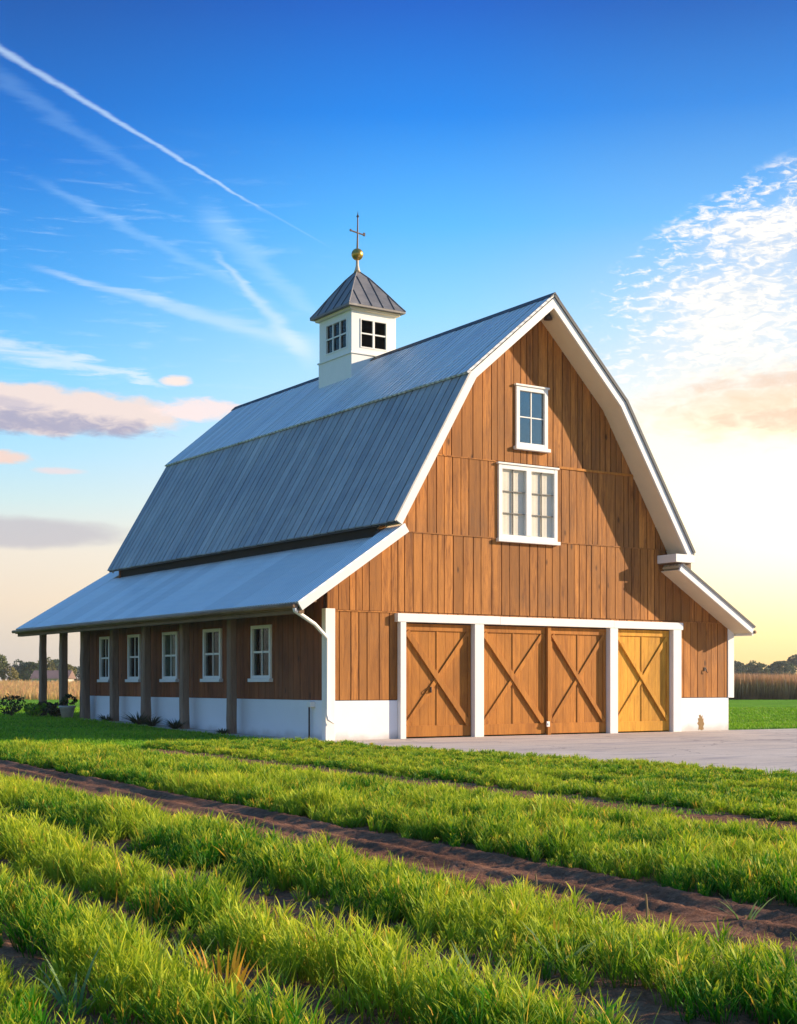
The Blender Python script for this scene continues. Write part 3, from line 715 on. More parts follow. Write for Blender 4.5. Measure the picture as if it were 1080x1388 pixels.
# --- windows.  Built in a local frame: u across, v up, w outwards
def frame_fn(face, c):
    if face == 'front': return lambda u, v, w: (c[0] + u, c[1] - w, c[2] + v)
    return lambda u, v, w: (c[0] - w, c[1] - u, c[2] + v)          # faces -x, u runs towards -y
def lbox(mb, F, u0, u1, v0, v1, w0, w1, m=0):
    a = F(u0, v0, w0); b = F(u1, v1, w1)
    mb.box(min(a[0], b[0]), max(a[0], b[0]), min(a[1], b[1]), max(a[1], b[1]), min(a[2], b[2]), max(a[2], b[2]), m)
def window(parent, face, c, w, h, cols, rows, fr=0.09, sill=True, glassm='glass', curtain=None, munt='white', mw=0.028, sash=None, head=True, mull=False, name='window', depth=0.06, **kw):
    """c is the lower middle of the opening on the wall face"""
    F = frame_fn(face, c)
    mb = MB(); hw = w / 2
    lbox(mb, F, -hw, -hw + fr, 0, h, -0.06, depth); lbox(mb, F, hw - fr, hw, 0, h, -0.06, depth)
    lbox(mb, F, -hw + fr, hw - fr, h - fr, h, -0.06, depth - 0.003); lbox(mb, F, -hw + fr, hw - fr, 0, fr * 0.9, -0.06, depth - 0.003)
    if mull: lbox(mb, F, -fr * 0.75, fr * 0.75, fr * .9, h - fr, -0.06, depth + 0.01)
    wo = mb.build(name, 'white', parent, bevel=0.006, **kw)
    if sill:
        s = MB(); lbox(s, F, -hw - 0.05, hw + 0.05, -0.09, -0.002, -0.02, depth + 0.06); s.build('sill', 'white', wo, bevel=0.006)
    if head:
        s = MB(); lbox(s, F, -hw - 0.04, hw + 0.04, h + 0.002, h + 0.05, -0.02, depth + 0.03); s.build('head_trim', 'white', wo, bevel=0.006)
    # muntins
    groups = [(-hw + fr, -fr * 0.75), (fr * 0.75, hw - fr)] if mull else [(-hw + fr, hw - fr)]
    s = MB(); v0, v1 = fr * 0.9, h - fr
    for a, b in groups:
        for k in range(1, cols): 
            u = a + (b - a) * k / cols; lbox(s, F, u - mw / 2, u + mw / 2, v0, v1, -0.025, 0.012)
        for k in range(1, rows):
            v = v0 + (v1 - v0) * k / rows; m2 = mw * (1.9 if sash and k == sash else 1); lbox(s, F, a, b, v - m2 / 2, v + m2 / 2, -0.023, 0.016)
    s.build('muntins', munt, wo)
    s = MB()
    for a, b in groups: lbox(s, F, a, b, v0, v1, -0.012, -0.006)
    s.build('glass', glassm, wo)
    if curtain:
        s = MB(); n = 22
        for a, b in groups:
            for k in range(n):
                u0, u1 = a + (b - a) * k / n, a + (b - a) * (k + 1) / n
                d0, d1 = -0.035 + 0.0018 * math.sin(k * 1.7), -0.035 + 0.0018 * math.sin((k + 1) * 1.7)
                p = [F(u0, v0, d0), F(u1, v0, d1), F(u1, v1, d1), F(u0, v1, d0)]
                s.add(p, [(0, 1, 2, 3)])
        s.build('curtain', curtain, wo)
    return wo
window(barn, 'front', (6.115, -0.024, 7.42), 1.04, 1.54, 2, 2, fr=0.11, glassm='glass_blue', label='small upper window with four blue panes')
window(barn, 'front', (5.995, -0.024, 5.03), 1.93, 1.88, 2, 3, fr=0.11, glassm='glass_clear', curtain='curtain', munt='lead', mw=0.018, mull=True, label='wide double window with cream curtains')
for i, (a, b) in enumerate(WY):
    window(barn, 'side', (-0.024, (a + b) / 2, WZ[0] + 0.02), b - a - 0.05, WZ[1] - WZ[0] - 0.04, 2, 2 if i else 2, fr=0.085, sash=1, glassm='glass', curtain='curtain_green' if i == 2 else None, head=False)

# --- doors
for q in ((1.90, 5.0, -0.17, 0.0, 2.83, 3.035), (5.002, 8.85, -0.172, 0.0, 2.828, 3.03), (8.852, 11.42, -0.17, 0.0, 2.826, 3.025)):
    hd = MB(); hd.box(*q); hd.build('door_header', 'white', barn, bevel=0.008)
JB = [(1.985, 2.15), (4.215, 4.50), (8.72, 9.00), (11.05, 11.36)]
for a, b in JB:
    mb = MB(); mb.box(a, b, -0.16, 0.02, 0.0, 2.826); mb.build('door_post', 'white', barn, bevel=0.008)
mb = MB(); mb.box(6.615, 6.725, -0.10, 0.02, 0.0, 2.826); mb.build('door_post', 'door', barn, bevel=0.006)
def barn_door(x0, x1, lab, wide, dm='door'):
    z0, z1 = 0.04, 2.80; yF = 0.02
    root = MB(); n = 8; xs = np.linspace(x0 + 0.01, x1 - 0.01, n + 1)
    for k in range(n): root.box(xs[k], xs[k + 1] - 0.006, yF, yF + 0.05, z0, z1)
    root.box(x0 + 0.01, x1 - 0.01, yF + 0.052, yF + 0.07, z0, z1)
    d = root.build('barn_door', dm, barn, label=lab)
    for za, zb in ((z0, z0 + 0.27), (z1 - 0.17, z1)):
        fr = MB(); fr.box(x0 + 0.02, x1 - 0.02, yF - 0.035, yF - 0.001, za, zb); fr.build('rail', dm, d, bevel=0.005)
    xm = (x0 + x1) / 2
    for xa, xb, q in ((x0 + 0.02, x0 + 0.11, 0.033), (x1 - 0.11, x1 - 0.02, 0.033), (xm - 0.025, xm + 0.025, 0.018)):
        st = MB(); st.box(xa, xb, yF - q, yF - 0.001, z0 + 0.272, z1 - 0.172); st.build('stile', dm, d, bevel=0.005)
    ya, yb = z0 + 0.29, z1 - 0.19; up = (0, -1, 0)
    b1 = MB(); b1.bar((x0 + 0.10, yF - 0.045, yb), (x1 - 0.10, yF - 0.045, ya), wide, 0.045, up); b1.build('cross_brace', dm, d, bevel=0.005)
    b2 = MB(); b2.bar((x0 + 0.10, yF - 0.022, ya), (x1 - 0.10, yF - 0.022, yb), 0.11, 0.03, up); b2.build('cross_brace', dm, d, bevel=0.005)
    return d
d1 = barn_door(2.15, 4.215, 'first crossed door from the left, honey brown', 0.15)
barn_door(4.50, 6.615, 'second crossed door from the left', 0.15)
barn_door(6.725, 8.72, 'third crossed door from the left', 0.11)
barn_door(9.00, 11.05, 'rightmost crossed door with golden light painted into its wood', 0.10, 'door_lit')
mb = MB(); mb.box(2.94, 2.98, -0.05, -0.02, 1.12, 1.26); mb.tube([(2.96, -0.05, 1.24), (2.93, -0.09, 1.21), (2.93, -0.09, 1.16), (2.96, -0.05, 1.13)], 0.012, 6); mb.build('handle', 'iron', d1)
mb = MB(); mb.box(6.56, 6.66, -0.13, -0.10, 0.22, 0.36); mb.box(6.58, 6.62, -0.16, -0.13, 0.27, 0.31); mb.build('door_latch', 'white', barn, bevel=0.006)

# --- cupola
CX0, CX1, CY0, CY1 = 5.47, 7.11, 7.75, 9.70
cup = empty('cupola', (0, 0, 0), parent=barn)
mb = MB(); mb.box(CX0, CX1, CY0, CY1, 9.9, 11.30); mb.box(CX0 - 0.035, CX1 + 0.035, CY0 - 0.035, CY1 + 0.035, 11.302, 11.35); mb.build('cupola_base', 'white', cup, bevel=0.008)
mb = MB()
i = 0.02; hw_ = 0.06
def wallhole(mb, face):
    z0, z1 = 11.352, 12.78
    if face == 'front':
        a, b, ha, hb, hz0, hz1 = CX0 + i, CX1 - i, 5.80, 6.76, 11.52, 12.40
        for (p, q, r_, s_) in ((a, ha, z0, z1), (hb, b, z0, z1), (ha, hb, z0, hz0), (ha, hb, hz1, z1)): mb.box(p, q, CY0 + i, CY0 + i + hw_, r_, s_)
    else:
        a, b, ha, hb, hz0, hz1 = CY0 + i + hw_, CY1 - i, 8.02, 9.28, 11.52, 12.44
        for (p, q, r_, s_) in ((a, ha, z0, z1), (hb, b, z0, z1), (ha, hb, z0, hz0), (ha, hb, hz1, z1)): mb.box(CX0 + i, CX0 + i + hw_, p, q, r_, s_)
wallhole(mb, 'front'); wallhole(mb, 'side')
mb.box(CX0 + i + hw_, CX1 - i, CY1 - i - hw_, CY1 - i, 11.352, 12.78); mb.box(CX1 - i - hw_, CX1 - i, CY0 + i + hw_, CY1 - i - hw_, 11.352, 12.78)
mb.build('cupola_wall', 'white', cup)
mb = MB(); mb.box(CX0 + .15, CX1 - .082, CY1 - .10, CY1 - .082, 11.37, 12.6); mb.box(CX1 - .10, CX1 - .083, CY0 + .15, CY1 - .102, 11.37, 12.6); mb.box(CX0 + .083, CX1 - .083, CY0 + .083, CY1 - .083, 11.354, 11.368); mb.box(CX0 + .083, CX1 - .083, CY0 + .083, CY1 - .083, 12.60, 12.615); mb.build('cupola_shade_panels', 'dark', cup)  # near-black panels added inside so the cupola panes look unlit
def cupwin(face, c, w, h, cols, rows):
    F = frame_fn(face, c); hw = w / 2; fr = 0.035; mb = MB()
    lbox(mb, F, -hw, -hw + fr, 0, h, -0.05, 0.02); lbox(mb, F, hw - fr, hw, 0, h, -0.05, 0.02); lbox(mb, F, -hw + fr, hw - fr, h - fr, h, -0.05, 0.018); lbox(mb, F, -hw + fr, hw - fr, 0, fr, -0.05, 0.018)
    for k in range(1, cols):
        u = -hw + w * k / cols; t = 0.035 if cols == 2 else 0.02; lbox(mb, F, u - t, u + t, fr, h - fr, -0.03, 0.012)
    for k in range(1, rows):
        v = h * k / rows; lbox(mb, F, -hw + fr, hw - fr, v - 0.02, v + 0.02, -0.028, 0.008)
    lbox(mb, F, -hw + fr, hw - fr, fr, h - fr, -0.045, -0.04, 1)
    return mb.build('cupola_window', ['white', 'glass'], cup)
cupwin('front', (6.28, CY0 + i, 11.52), 0.96, 0.88, 2, 2)
cupwin('side', (CX0 + i, 8.65, 11.52), 1.26, 0.92, 3, 2)
# flared pyramid roof
mb = MB(); cxm, cym = (CX0 + CX1) / 2, (CY0 + CY1) / 2; hx, hy = (CX1 - CX0) / 2 + 0.20, (CY1 - CY0) / 2 + 0.20
prof = [(1.0, 12.76), (0.86, 12.96), (0.66, 13.27), (0.46, 13.57), (0.25, 13.87), (0.05, 14.10), (0.03, 14.16)]
SEG = 5
for sd in range(4):
    def pt(side, t, k, z):
        u = -1 + 2 * t
        return {0: (cxm + u * hx * k, cym - hy * k, z), 1: (cxm + hx * k, cym + u * hy * k, z), 2: (cxm - u * hx * k, cym + hy * k, z), 3: (cxm - hx * k, cym - u * hy * k, z)}[side]
    for (k0, z0), (k1, z1) in zip(prof, prof[1:]):
        for j in range(SEG): mb.add([pt(sd, j / SEG, k0, z0), pt(sd, (j + 1) / SEG, k0, z0), pt(sd, (j + 1) / SEG, k1, z1), pt(sd, j / SEG, k1, z1)], [(0, 1, 2, 3)], 0, 0.3)
    for j in range(1, SEG):                        # standing seams, cut off at the hips
        t = j / SEG; e0 = pt(sd, t, 1, prof[0][1]); u = abs(-1 + 2 * t); path = []
        for k, z in prof[:-1]:
            if k >= u - 0.02:
                tt = 0.5 + (t - 0.5) / max(k, 1e-3); tt = min(max(tt, 0), 1); p = pt(sd, tt, k, z); path.append((p[0], p[1], p[2] + 0.012))
        if len(path) > 1: mb.tube(path, 0.016, 5, 1)
for sx, sy in ((-1, -1), (1, -1), (1, 1), (-1, 1)): mb.tube([(cxm + sx * hx * k, cym + sy * hy * k, z + 0.008) for k, z in prof[:-1]], 0.02, 6, 0)
mb.box(cxm - hx, cxm + hx, cym - hy, cym + hy, 12.70, 12.755, 0); 
mb.build('cupola_roof', ['roof_cupola', 'roof_edge'], cup)
mb = MB(); mb.box(cxm - hx + 0.12, cxm + hx - 0.12, cym - hy + 0.12, cym + hy - 0.12, 12.62, 12.698); mb.build('cupola_soffit', 'soffit', cup, bevel=0.01)
mb = MB(); mb.lathe([(0.11, 14.10), (0.075, 14.2), (0.05, 14.3), (0.042, 14.48)], cxm, cym, 14); mb.build('finial_stem', 'gutter', cup, smoothed=True)
mb = MB(); mb.lathe([(0.04, 14.47)] + [(max(0.02, 0.185 * math.sin(a)), 14.655 - 0.185 * math.cos(a)) for a in np.linspace(0.2, math.pi - 0.2, 14)] + [(0.03, 14.84)], cxm, cym, 22); mb.build('finial_ball', 'gold', cup, smoothed=True)
mb = MB(); mb.tube([(cxm, cym, 14.82), (cxm + 0.01, cym, 15.3), (cxm + 0.015, cym, 15.86)], [0.032, 0.024, 0.02], 8); mb.tube([(cxm + 0.015, cym, 15.86), (cxm + 0.02, cym, 16.0)], [0.02, 0.005], 6); mb.lathe([(0.02, 15.80), (0.045, 15.84), (0.02, 15.89)], cxm + 0.015, cym, 8)
mb.bar((cxm - 0.25, cym, 15.36), (cxm + 0.26, cym, 15.30), 0.035, 0.035); mb.box(cxm - 0.27, cxm - 0.22, cym - .02, cym + .02, 15.335, 15.40); mb.box(cxm + 0.22, cxm + 0.28, cym - .02, cym + .02, 15.27, 15.37)
mb.build('finial_cross', 'iron', cup)

# ------------------------------------------------------------------ blades
def blades_mesh(name, P, H, Wd, lean, az, bend, m, rnd=None, parent=None, face=None, t0=None, **kw):
    """P: Nx3 roots.  Each blade: tapered ribbon of 7 vertices, arching towards az."""
    n = len(P)
    ts = np.array([0, 0.38, 0.74, 1.0]); wf = np.array([0.75, 1.0, 0.62, 0.0])
    dx, dy = np.cos(az), np.sin(az)
    if face is None: face = az + np.pi / 2 + rng.normal(0, 0.5, n)
    fx, fy = np.cos(face), np.sin(face)
    V = np.zeros((n, 7, 3)); T = np.zeros((n, 7)); k = 0
    for i, t in enumerate(ts):
        out = H * (lean * t + bend * t * t); up = H * t * np.sqrt(np.maximum(0.05, 1 - (lean * 0.7 + bend * t * 0.75) ** 2))
        c = np.stack([P[:, 0] + dx * out, P[:, 1] + dy * out, P[:, 2] + up], -1)
        if i < 3:
            o = np.stack([fx * Wd * wf[i] / 2, fy * Wd * wf[i] / 2, np.zeros(n)], -1)
            V[:, k] = c - o; V[:, k + 1] = c + o; T[:, k] = T[:, k + 1] = t; k += 2
        else: V[:, k] = c; T[:, k] = t
    if t0 is not None: T = t0[:, None] + (1 - t0[:, None]) * T
    b = (np.arange(n) * 7)[:, None]
    loops = np.concatenate([b + np.array([0, 1, 3, 2]), b + np.array([2, 3, 5, 4]), b + np.array([4, 5, 6])], 1)
    me = bpy.data.meshes.new(name)
    me.vertices.add(n * 7); me.vertices.foreach_set('co', V.ravel().astype(np.float32))
    me.loops.add(n * 11); me.loops.foreach_set('vertex_index', loops.ravel().astype(np.int32))
    me.polygons.add(n * 3)
    ls = (np.arange(n) * 11)[:, None] + np.array([0, 4, 8]); me.polygons.foreach_set('loop_start', ls.ravel().astype(np.int32))
    try: me.polygons.foreach_set('loop_total', np.tile([4, 4, 3], n).astype(np.int32))
    except Exception: pass
    a = me.attributes.new('t', 'FLOAT', 'POINT'); a.data.foreach_set('value', T.ravel().astype(np.float32))
    r = rng.random(n) if rnd is None else rnd
    a = me.attributes.new('rnd', 'FLOAT', 'POINT'); a.data.foreach_set('value', np.repeat(r, 7).astype(np.float32))
    me.polygons.foreach_set('use_smooth', [True] * (n * 3))
    me.update(calc_edges=True); me.materials.append(MAT[m] if isinstance(m, str) else m)
    o = bpy.data.objects.new(name, me); COL.objects.link(o); o.parent = parent; tag(o, **kw); return o
def camspace(x, y):
    dx, dy = x - CAMP[0], y - CAMP[1]; d = dx * FW[0] + dy * FW[1]; r = dx * RT[0] + dy * RT[1]; return d, r
def infrust(x, y, m=1.3, k=0.283, near=4.6):
    d, r = camspace(x, y); return (d > near) & (np.abs(r) < d * k * 1.03 + m)

# rows: (centre s, half width, height)
ROWS = [(-16.3, 0.34, 0.27), (-15.28, 0.36, 0.27), (-14.45, 0.23, 0.27), (-13.58, 0.27, 0.265), (-12.32, 0.48, 0.25), (-10.14, 0.40, 0.26), (-9.30, 0.36, 0.235),
        (-8.45, 0.34, 0.21), (-7.86, 0.18, 0.14), (-6.34, 0.30, 0.15), (-5.62, 0.32, 0.15), (-4.78, 0.36, 0.14), (-3.9, 0.38, 0.13), (-3.0, 0.42, 0.125), (-2.1, 0.44, 0.125), (-1.45, 0.26, 0.14)]
def make_crop():
    PP = []; HH = []; WW = []; LL = []; AA = []; BB = []; RR = []; TT = []; Z0 = []
    for sc_, hwid, hh in ROWS:
        # plants (tufts) along the row
        area_len = 34.0
        npl = int(area_len * hwid * 2 * 150)
        y = rng.uniform(-25.5, -1.0, npl); s = sc_ + hwid * np.clip(rng.normal(0, 0.55, npl), -1.12, 1.12)
        edgew = 0.05 * np.sin(y * 2.1 + sc_ * 5) + 0.04 * np.sin(y * 5.3 + sc_)
        x = s + edgew + SL * (y + 23)
        dens = vnoise(x, y, 2.3, 5)
        ok = infrust(x, y) & (x < -1.15 + 0.1 * np.sin(y * 3)) & (rng.random(npl) < 0.45 + dens)
        d, _ = camspace(x, y)
        ok &= rng.random(npl) < np.clip(9.0 / np.maximum(d, 1), 0.33, 1.0)
        ok &= ~((s_of(x, y) > -7.12) & (s_of(x, y) < -6.72) & (rng.random(npl) < 0.85))
        x, y, d = x[ok], y[ok], d[ok]; npl = len(x)
        hv = 0.93 * hh * (0.62 + 0.6 * vnoise(x, y, 2.6, 8)) * rng.uniform(0.6, 1.3, npl)
        prof = np.clip(1 - (np.abs((s_of(x, y) - sc_) / hwid)) ** 3 * 0.45, 0.45, 1); hv *= prof
        pr = rng.random(npl) * 0.75 + 0.1
        nb = 26
        ang = rng.uniform(0, 2 * np.pi, (npl, nb)); rad = rng.uniform(0.0, 0.045, (npl, nb))
        X = x[:, None] + np.cos(ang) * rad; Y = y[:, None] + np.sin(ang) * rad
        H = hv[:, None] * rng.uniform(0.55, 1.12, (npl, nb))
        up = np.where((rng.random((npl, nb)) < np.clip(1.25 - d / 16, 0.25, 0.78)[:, None]) & (np.arange(nb)[None] > 2), rng.uniform(0.10, 0.78, (npl, nb)), 0.0)
        stem = rng.normal(0, 0.10, (npl, 2))                       # each stem leans its own way
        X = np.where(up > 0, x[:, None] + 0.35 * (X - x[:, None]) + stem[:, :1] * up * hv[:, None], X); Y = np.where(up > 0, y[:, None] + 0.35 * (Y - y[:, None]) + stem[:, 1:] * up * hv[:, None], Y)
        H = np.where(up > 0, hv[:, None] * np.clip(1.05 - up, 0.2, 0.40) * rng.uniform(0.6, 1.15, (npl, nb)), H)
        TT.append(up.ravel()); Z0.append((up * hv[:, None]).ravel())
        PP.append(np.stack([X.ravel(), Y.ravel(), np.full(X.size, 0.015)], -1)); HH.append(H.ravel())
        wd = 0.0056 * rng.uniform(0.5, 1.1, (npl, nb)) * np.where(rng.random((npl, 1)) < np.clip(0.75 - d / 24, 0.05, 0.42)[:, None], 2.5, 1.35) * np.clip(d / 8.5, 0.9, 2.3)[:, None]; WW.append(wd.ravel())
        LL.append(np.where(TT[-1] > 0, rng.uniform(0.15, 0.60, X.size), rng.uniform(0.02, 0.40, X.size))); AA.append((ang + rng.normal(0, 0.4, ang.shape)).ravel()); BB.append(rng.uniform(0.0, 0.55, X.size))
        RR.append(np.clip(pr[:, None] + rng.normal(0, 0.14, ang.shape), 0, 1).ravel())
    P = np.concatenate(PP); H = np.concatenate(HH)
    P[:, 2] = field_z(P[:, 0], P[:, 1]) * 0.8 + np.concatenate(Z0)
    print('crop blades', len(P))
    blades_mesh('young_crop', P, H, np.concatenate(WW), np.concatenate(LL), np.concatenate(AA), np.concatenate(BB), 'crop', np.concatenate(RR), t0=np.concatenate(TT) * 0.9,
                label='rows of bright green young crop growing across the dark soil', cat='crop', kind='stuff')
make_crop()
def make_lawn():
    # short grass between the field and the barn, around the porch and along the drive
    n = 330000
    d = 14 + 50 * rng.random(n) ** 1.35; r = rng.uniform(-1, 1, n) * (d * 0.30 + 1)
    x = CAMP[0] + FW[0] * d + RT[0] * r; y = CAMP[1] + FW[1] * d + RT[1] * r
    s = s_of(x, y)
    inbarn = (x > -0.95 + 0.0 * y) & (y > -0.6) & (y < 15.2) & (x < 20)
    path = (x > -1.0 + 0.02 * np.maximum(y, 0)) & (y > -1.2) & (y < 15)
    drive = (x > -1.12 + 0.1 * np.sin(y * 2.0)) & (y < -0.3)
    body = (x > 0.0) & (x < W + 0.1) & (y > 0) & (y < 16.5)
    field = (y < -1.2) & (s < -0.9) & (rng.random(n) < 0.75)
    rut = (s < -10.5) & (s > -11.35) & (y < -0.5)
    ok = ~(path | drive | body | field | rut)
    right = (x > 13.6) & (y > 0.1); ok |= right & (x > 13.9)
    x, y, d = x[ok], y[ok], d[ok]; n = len(x); print('lawn blades', n)
    P = np.stack([x, y, gz(x, y) + 0.0], -1)
    edge_t = 1 + 0.9 * ((x < -1.0) & (x > -1.45) & (y < -1))
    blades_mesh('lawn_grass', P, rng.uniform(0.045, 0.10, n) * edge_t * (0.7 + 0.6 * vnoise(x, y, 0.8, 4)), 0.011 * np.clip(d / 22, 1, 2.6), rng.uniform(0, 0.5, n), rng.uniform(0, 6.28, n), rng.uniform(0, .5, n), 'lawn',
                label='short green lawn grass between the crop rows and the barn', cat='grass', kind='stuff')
make_lawn()

# ------------------------------------------------------------------ single plants in the foreground
def px_ground(px, py, z=0.0):
    u = (px - 540) / 1906.4; w = (926 - py) / 1906.4; t = (z - CAMP[2]) / w
    return CAMP[0] + t * (FW[0] + RT[0] * u), CAMP[1] + t * (FW[1] + RT[1] * u)
def leafy(name, x, y, n, h, w, m, lean, bend, label, cat, group=None, mixm=None):
    root = empty(name, (x, y, 0.02), label=label, cat=cat, group=group)
    a = rng.uniform(0, 2 * np.pi, n); P = np.stack([np.cos(a) * 0.02, np.sin(a) * 0.02, np.zeros(n)], -1)
    blades_mesh('leaves', P, h * rng.uniform(0.6, 1.1, n), w * rng.uniform(0.7, 1.2, n), rng.uniform(lean[0], lean[1], n), a, rng.uniform(bend[0], bend[1], n), m, parent=root)
    mb = MB(); mb.tube([(0, 0, -0.03), (0.004, 0.002, h * 0.3)], [0.008, 0.004], 6); mb.build('stem', 'stake', root)
    return root
# positions were read off the rows they stand in: world metres
for i, (px, py, n, h, w, m, le, be, lab) in enumerate([
    (305, 1395, 16, 0.34, 0.022, 'amber', (0.05, 0.4), (0.0, 0.35), 'large amber-orange leafy plant in the nearest crop row, right of the dark gap'),
    (205, 1268, 14, 0.26, 0.015, 'amber', (0.05, 0.25), (0.0, 0.25), 'yellow-orange tuft standing in the second crop row near its dark gap'),
    (152, 1270, 10, 0.22, 0.012, 'amber', (0.05, 0.3), (0.0, 0.3), 'small orange tuft left of the yellow-orange tuft'),
    (100, 1392, 8, 0.30, 0.015, 'broad', (0.15, 0.5), (0.3, 0.6), 'broad pale green arching leaves over the dark soil at the lower left'),
    (255, 1350, 9, 0.28, 0.018, 'broad', (0.15, 0.5), (0.3, 0.6), 'broad-leaved grey-green plant left of the large amber plant'),
    (655, 1385, 9, 0.30, 0.022, 'broad', (0.1, 0.5), (0.2, 0.6), 'broad-leaved plant low in the middle of the nearest rows'),
    (760, 1330, 9, 0.26, 0.02, 'broad', (0.1, 0.5), (0.2, 0.6), 'broad-leaved plant in the gap below the taller dry stake'),
    (1010, 1262, 9, 0.22, 0.012, 'broad', (0.2, 0.5), (0.2, 0.6), 'arching broad-leaved plant beyond the soil strip at the right edge')]):
    x, y = px_ground(px, py); leafy('amber_plant' if m == 'amber' else 'broad_leaved_plant', x, y, n, h, w, m, le, be, lab, 'plant')
for px, py, h, lab in [(726, 1212, 0.10, 'short dry stake at the near edge of the soil strip'), (876, 1262, 0.17, 'taller pale dry stake standing right of the other stakes by the soil strip'),
                       (839, 1266, 0.09, 'tiny dry stub left of the taller pale stake'), (783, 1238, 0.07, 'lowest dry stub between the short stake and the tiny stub')]:
    x, y = px_ground(px, py); st = MB(); st.tube([(0, 0, -0.05), (0.006, 0.0, h * 0.5), (0.0, 0.004, h)], [0.007, 0.006, 0.005], 7)
    o = st.build('dry_stake', 'stake', None, label=lab, cat='stake'); o.location = (x, y, 0.03)

# ------------------------------------------------------------------ shrubs by the porch
def leaf_cloud(name, m, parent, centre, rad, n, size, seed, holes=0.35):
    r = np.random.default_rng(seed)
    d = r.normal(size=(n * 3, 3)); d /= np.linalg.norm(d, axis=1)[:, None]
    lump = np.zeros(len(d))
    for k in range(9):
        c = r.normal(size=3); c /= np.linalg.norm(c); lump += r.uniform(0.1, 0.32) * np.exp(-((1 - d @ c) / 0.14))
    rr = (0.62 + lump) * r.uniform(0.45, 1.0, len(d)) ** 0.4
    p = d * rr[:, None]
    hol = vnoise(p[:, 0] * 2 + 5, p[:, 2] * 2 + p[:, 1] * 1.4 + 9, 1.6, seed)
    p = p[hol > holes][:n]; n = len(p)
    P = p * np.array(rad) + np.array(centre)
    a = r.normal(size=(n, 3)); a /= np.linalg.norm(a, axis=1)[:, None]; b = np.cross(a, r.normal(size=(n, 3))); b /= np.linalg.norm(b, axis=1)[:, None]
    s = size * r.uniform(0.6, 1.4, n)[:, None]
    V = np.stack([P - a * s, P + b * s * 0.55, P + a * s, P - b * s * 0.55], 1).reshape(-1, 3)
    F = np.arange(n * 4).reshape(-1, 4)
    me = bpy.data.meshes.new(name); me.from_pydata(V.tolist(), [], F.tolist())
    at = me.attributes.new('rnd', 'FLOAT', 'FACE'); at.data.foreach_set('value', r.random(n).astype(np.float32))
    tt = np.clip(vnoise(p[:, 0] * 1.5 + 3, p[:, 1] * 1.5 + p[:, 2], 1.3, seed + 1), 0, 1)
    at = me.attributes.new('t', 'FLOAT', 'FACE'); at.data.foreach_set('value', tt.astype(np.float32))
    me.materials.append(MAT[m] if isinstance(m, str) else m); me.update()
    o = bpy.data.objects.new(name, me); COL.objects.link(o); o.parent = parent; return o
def shrub(x, y, h, w, lab, seed, m='shrub', n=420, size=0.055):
    root = empty('shrub', (x, y, float(gz(x, y))), label=lab, cat='shrub', group='dark shrubs along the porch')
    leaf_cloud('foliage', m, root, (0, 0, h * 0.52), (w, w, h * 0.52), n, size, seed, 0.3)
    mb = MB()
    for k in range(4): a = k * 1.6 + seed; mb.tube([(0, 0, -0.03), (0.1 * math.cos(a), 0.1 * math.sin(a), h * 0.3), (w * 0.5 * math.cos(a), w * 0.5 * math.sin(a), h * 0.7)], [0.02, 0.012, 0.006], 5)
    mb.build('stems', 'bark', root)
shrub(-1.35, 18.6, 0.85, 0.62, 'dark bushy shrub left of the last free porch post', 1)
shrub(-0.55, 17.7, 0.62, 0.48, 'low dark shrub between the two free porch posts', 2)
shrub(-1.0, 17.2, 0.50, 0.5, 'low yellowish shrub in front of the free porch posts', 3, 'lawn')
shrub(-0.65, 16.3, 0.52, 0.42, 'low dark shrub at the foot of the free post nearer the barn', 4)
for k, (y, w, lab) in enumerate([(12.0, 0.22, 'small dark plant at the foot of the fourth porch post'), (9.55, 0.34, 'spreading dark plant at the foot of the third porch post'), (8.6, 0.26, 'flat dark plant right of the third porch post'), (7.0, 0.26, 'small dark plant at the foot of the second porch post'), (4.15, 0.14, 'tiny dark weed at the foot of the porch post nearest the gable')]):
    root = leafy('small_plant', -0.62, y, int(60 + 160 * w), w * 1.25, 0.020, 'shrub', (0.1, 0.9), (0.1, 0.6), lab, 'plant', 'dark small plants at the feet of the porch posts')
    root.location.z = float(gz(0, y)); root.scale = (1.6, 1.6, 1)
pot = empty('flower_pot', (-0.75, 14.95, 0.2), label='pale tapered flower pot beside the barn corner behind the shrubs', cat='flower pot')
mb = MB(); mb.lathe([(0.16, 0), (0.24, 0.36), (0.27, 0.38), (0.27, 0.43), (0.22, 0.43), (0.20, 0.38)], 0, 0, 20); mb.build('pot', 'pot', pot, smoothed=True)
pl = empty('potted_plant', (-0.75, 14.95, 0.6), label='dark spiky plant growing out of the pale flower pot', cat='plant')
leaf_cloud('foliage', 'shrub', pl, (0.05, -0.05, 0.22), (0.34, 0.34, 0.24), 260, 0.05, 9, 0.35)
mb = MB(); mb.tube([(0, 0, -0.05), (0.03, 0, 0.25)], [0.015, 0.008], 6); mb.build('stem', 'bark', pl)

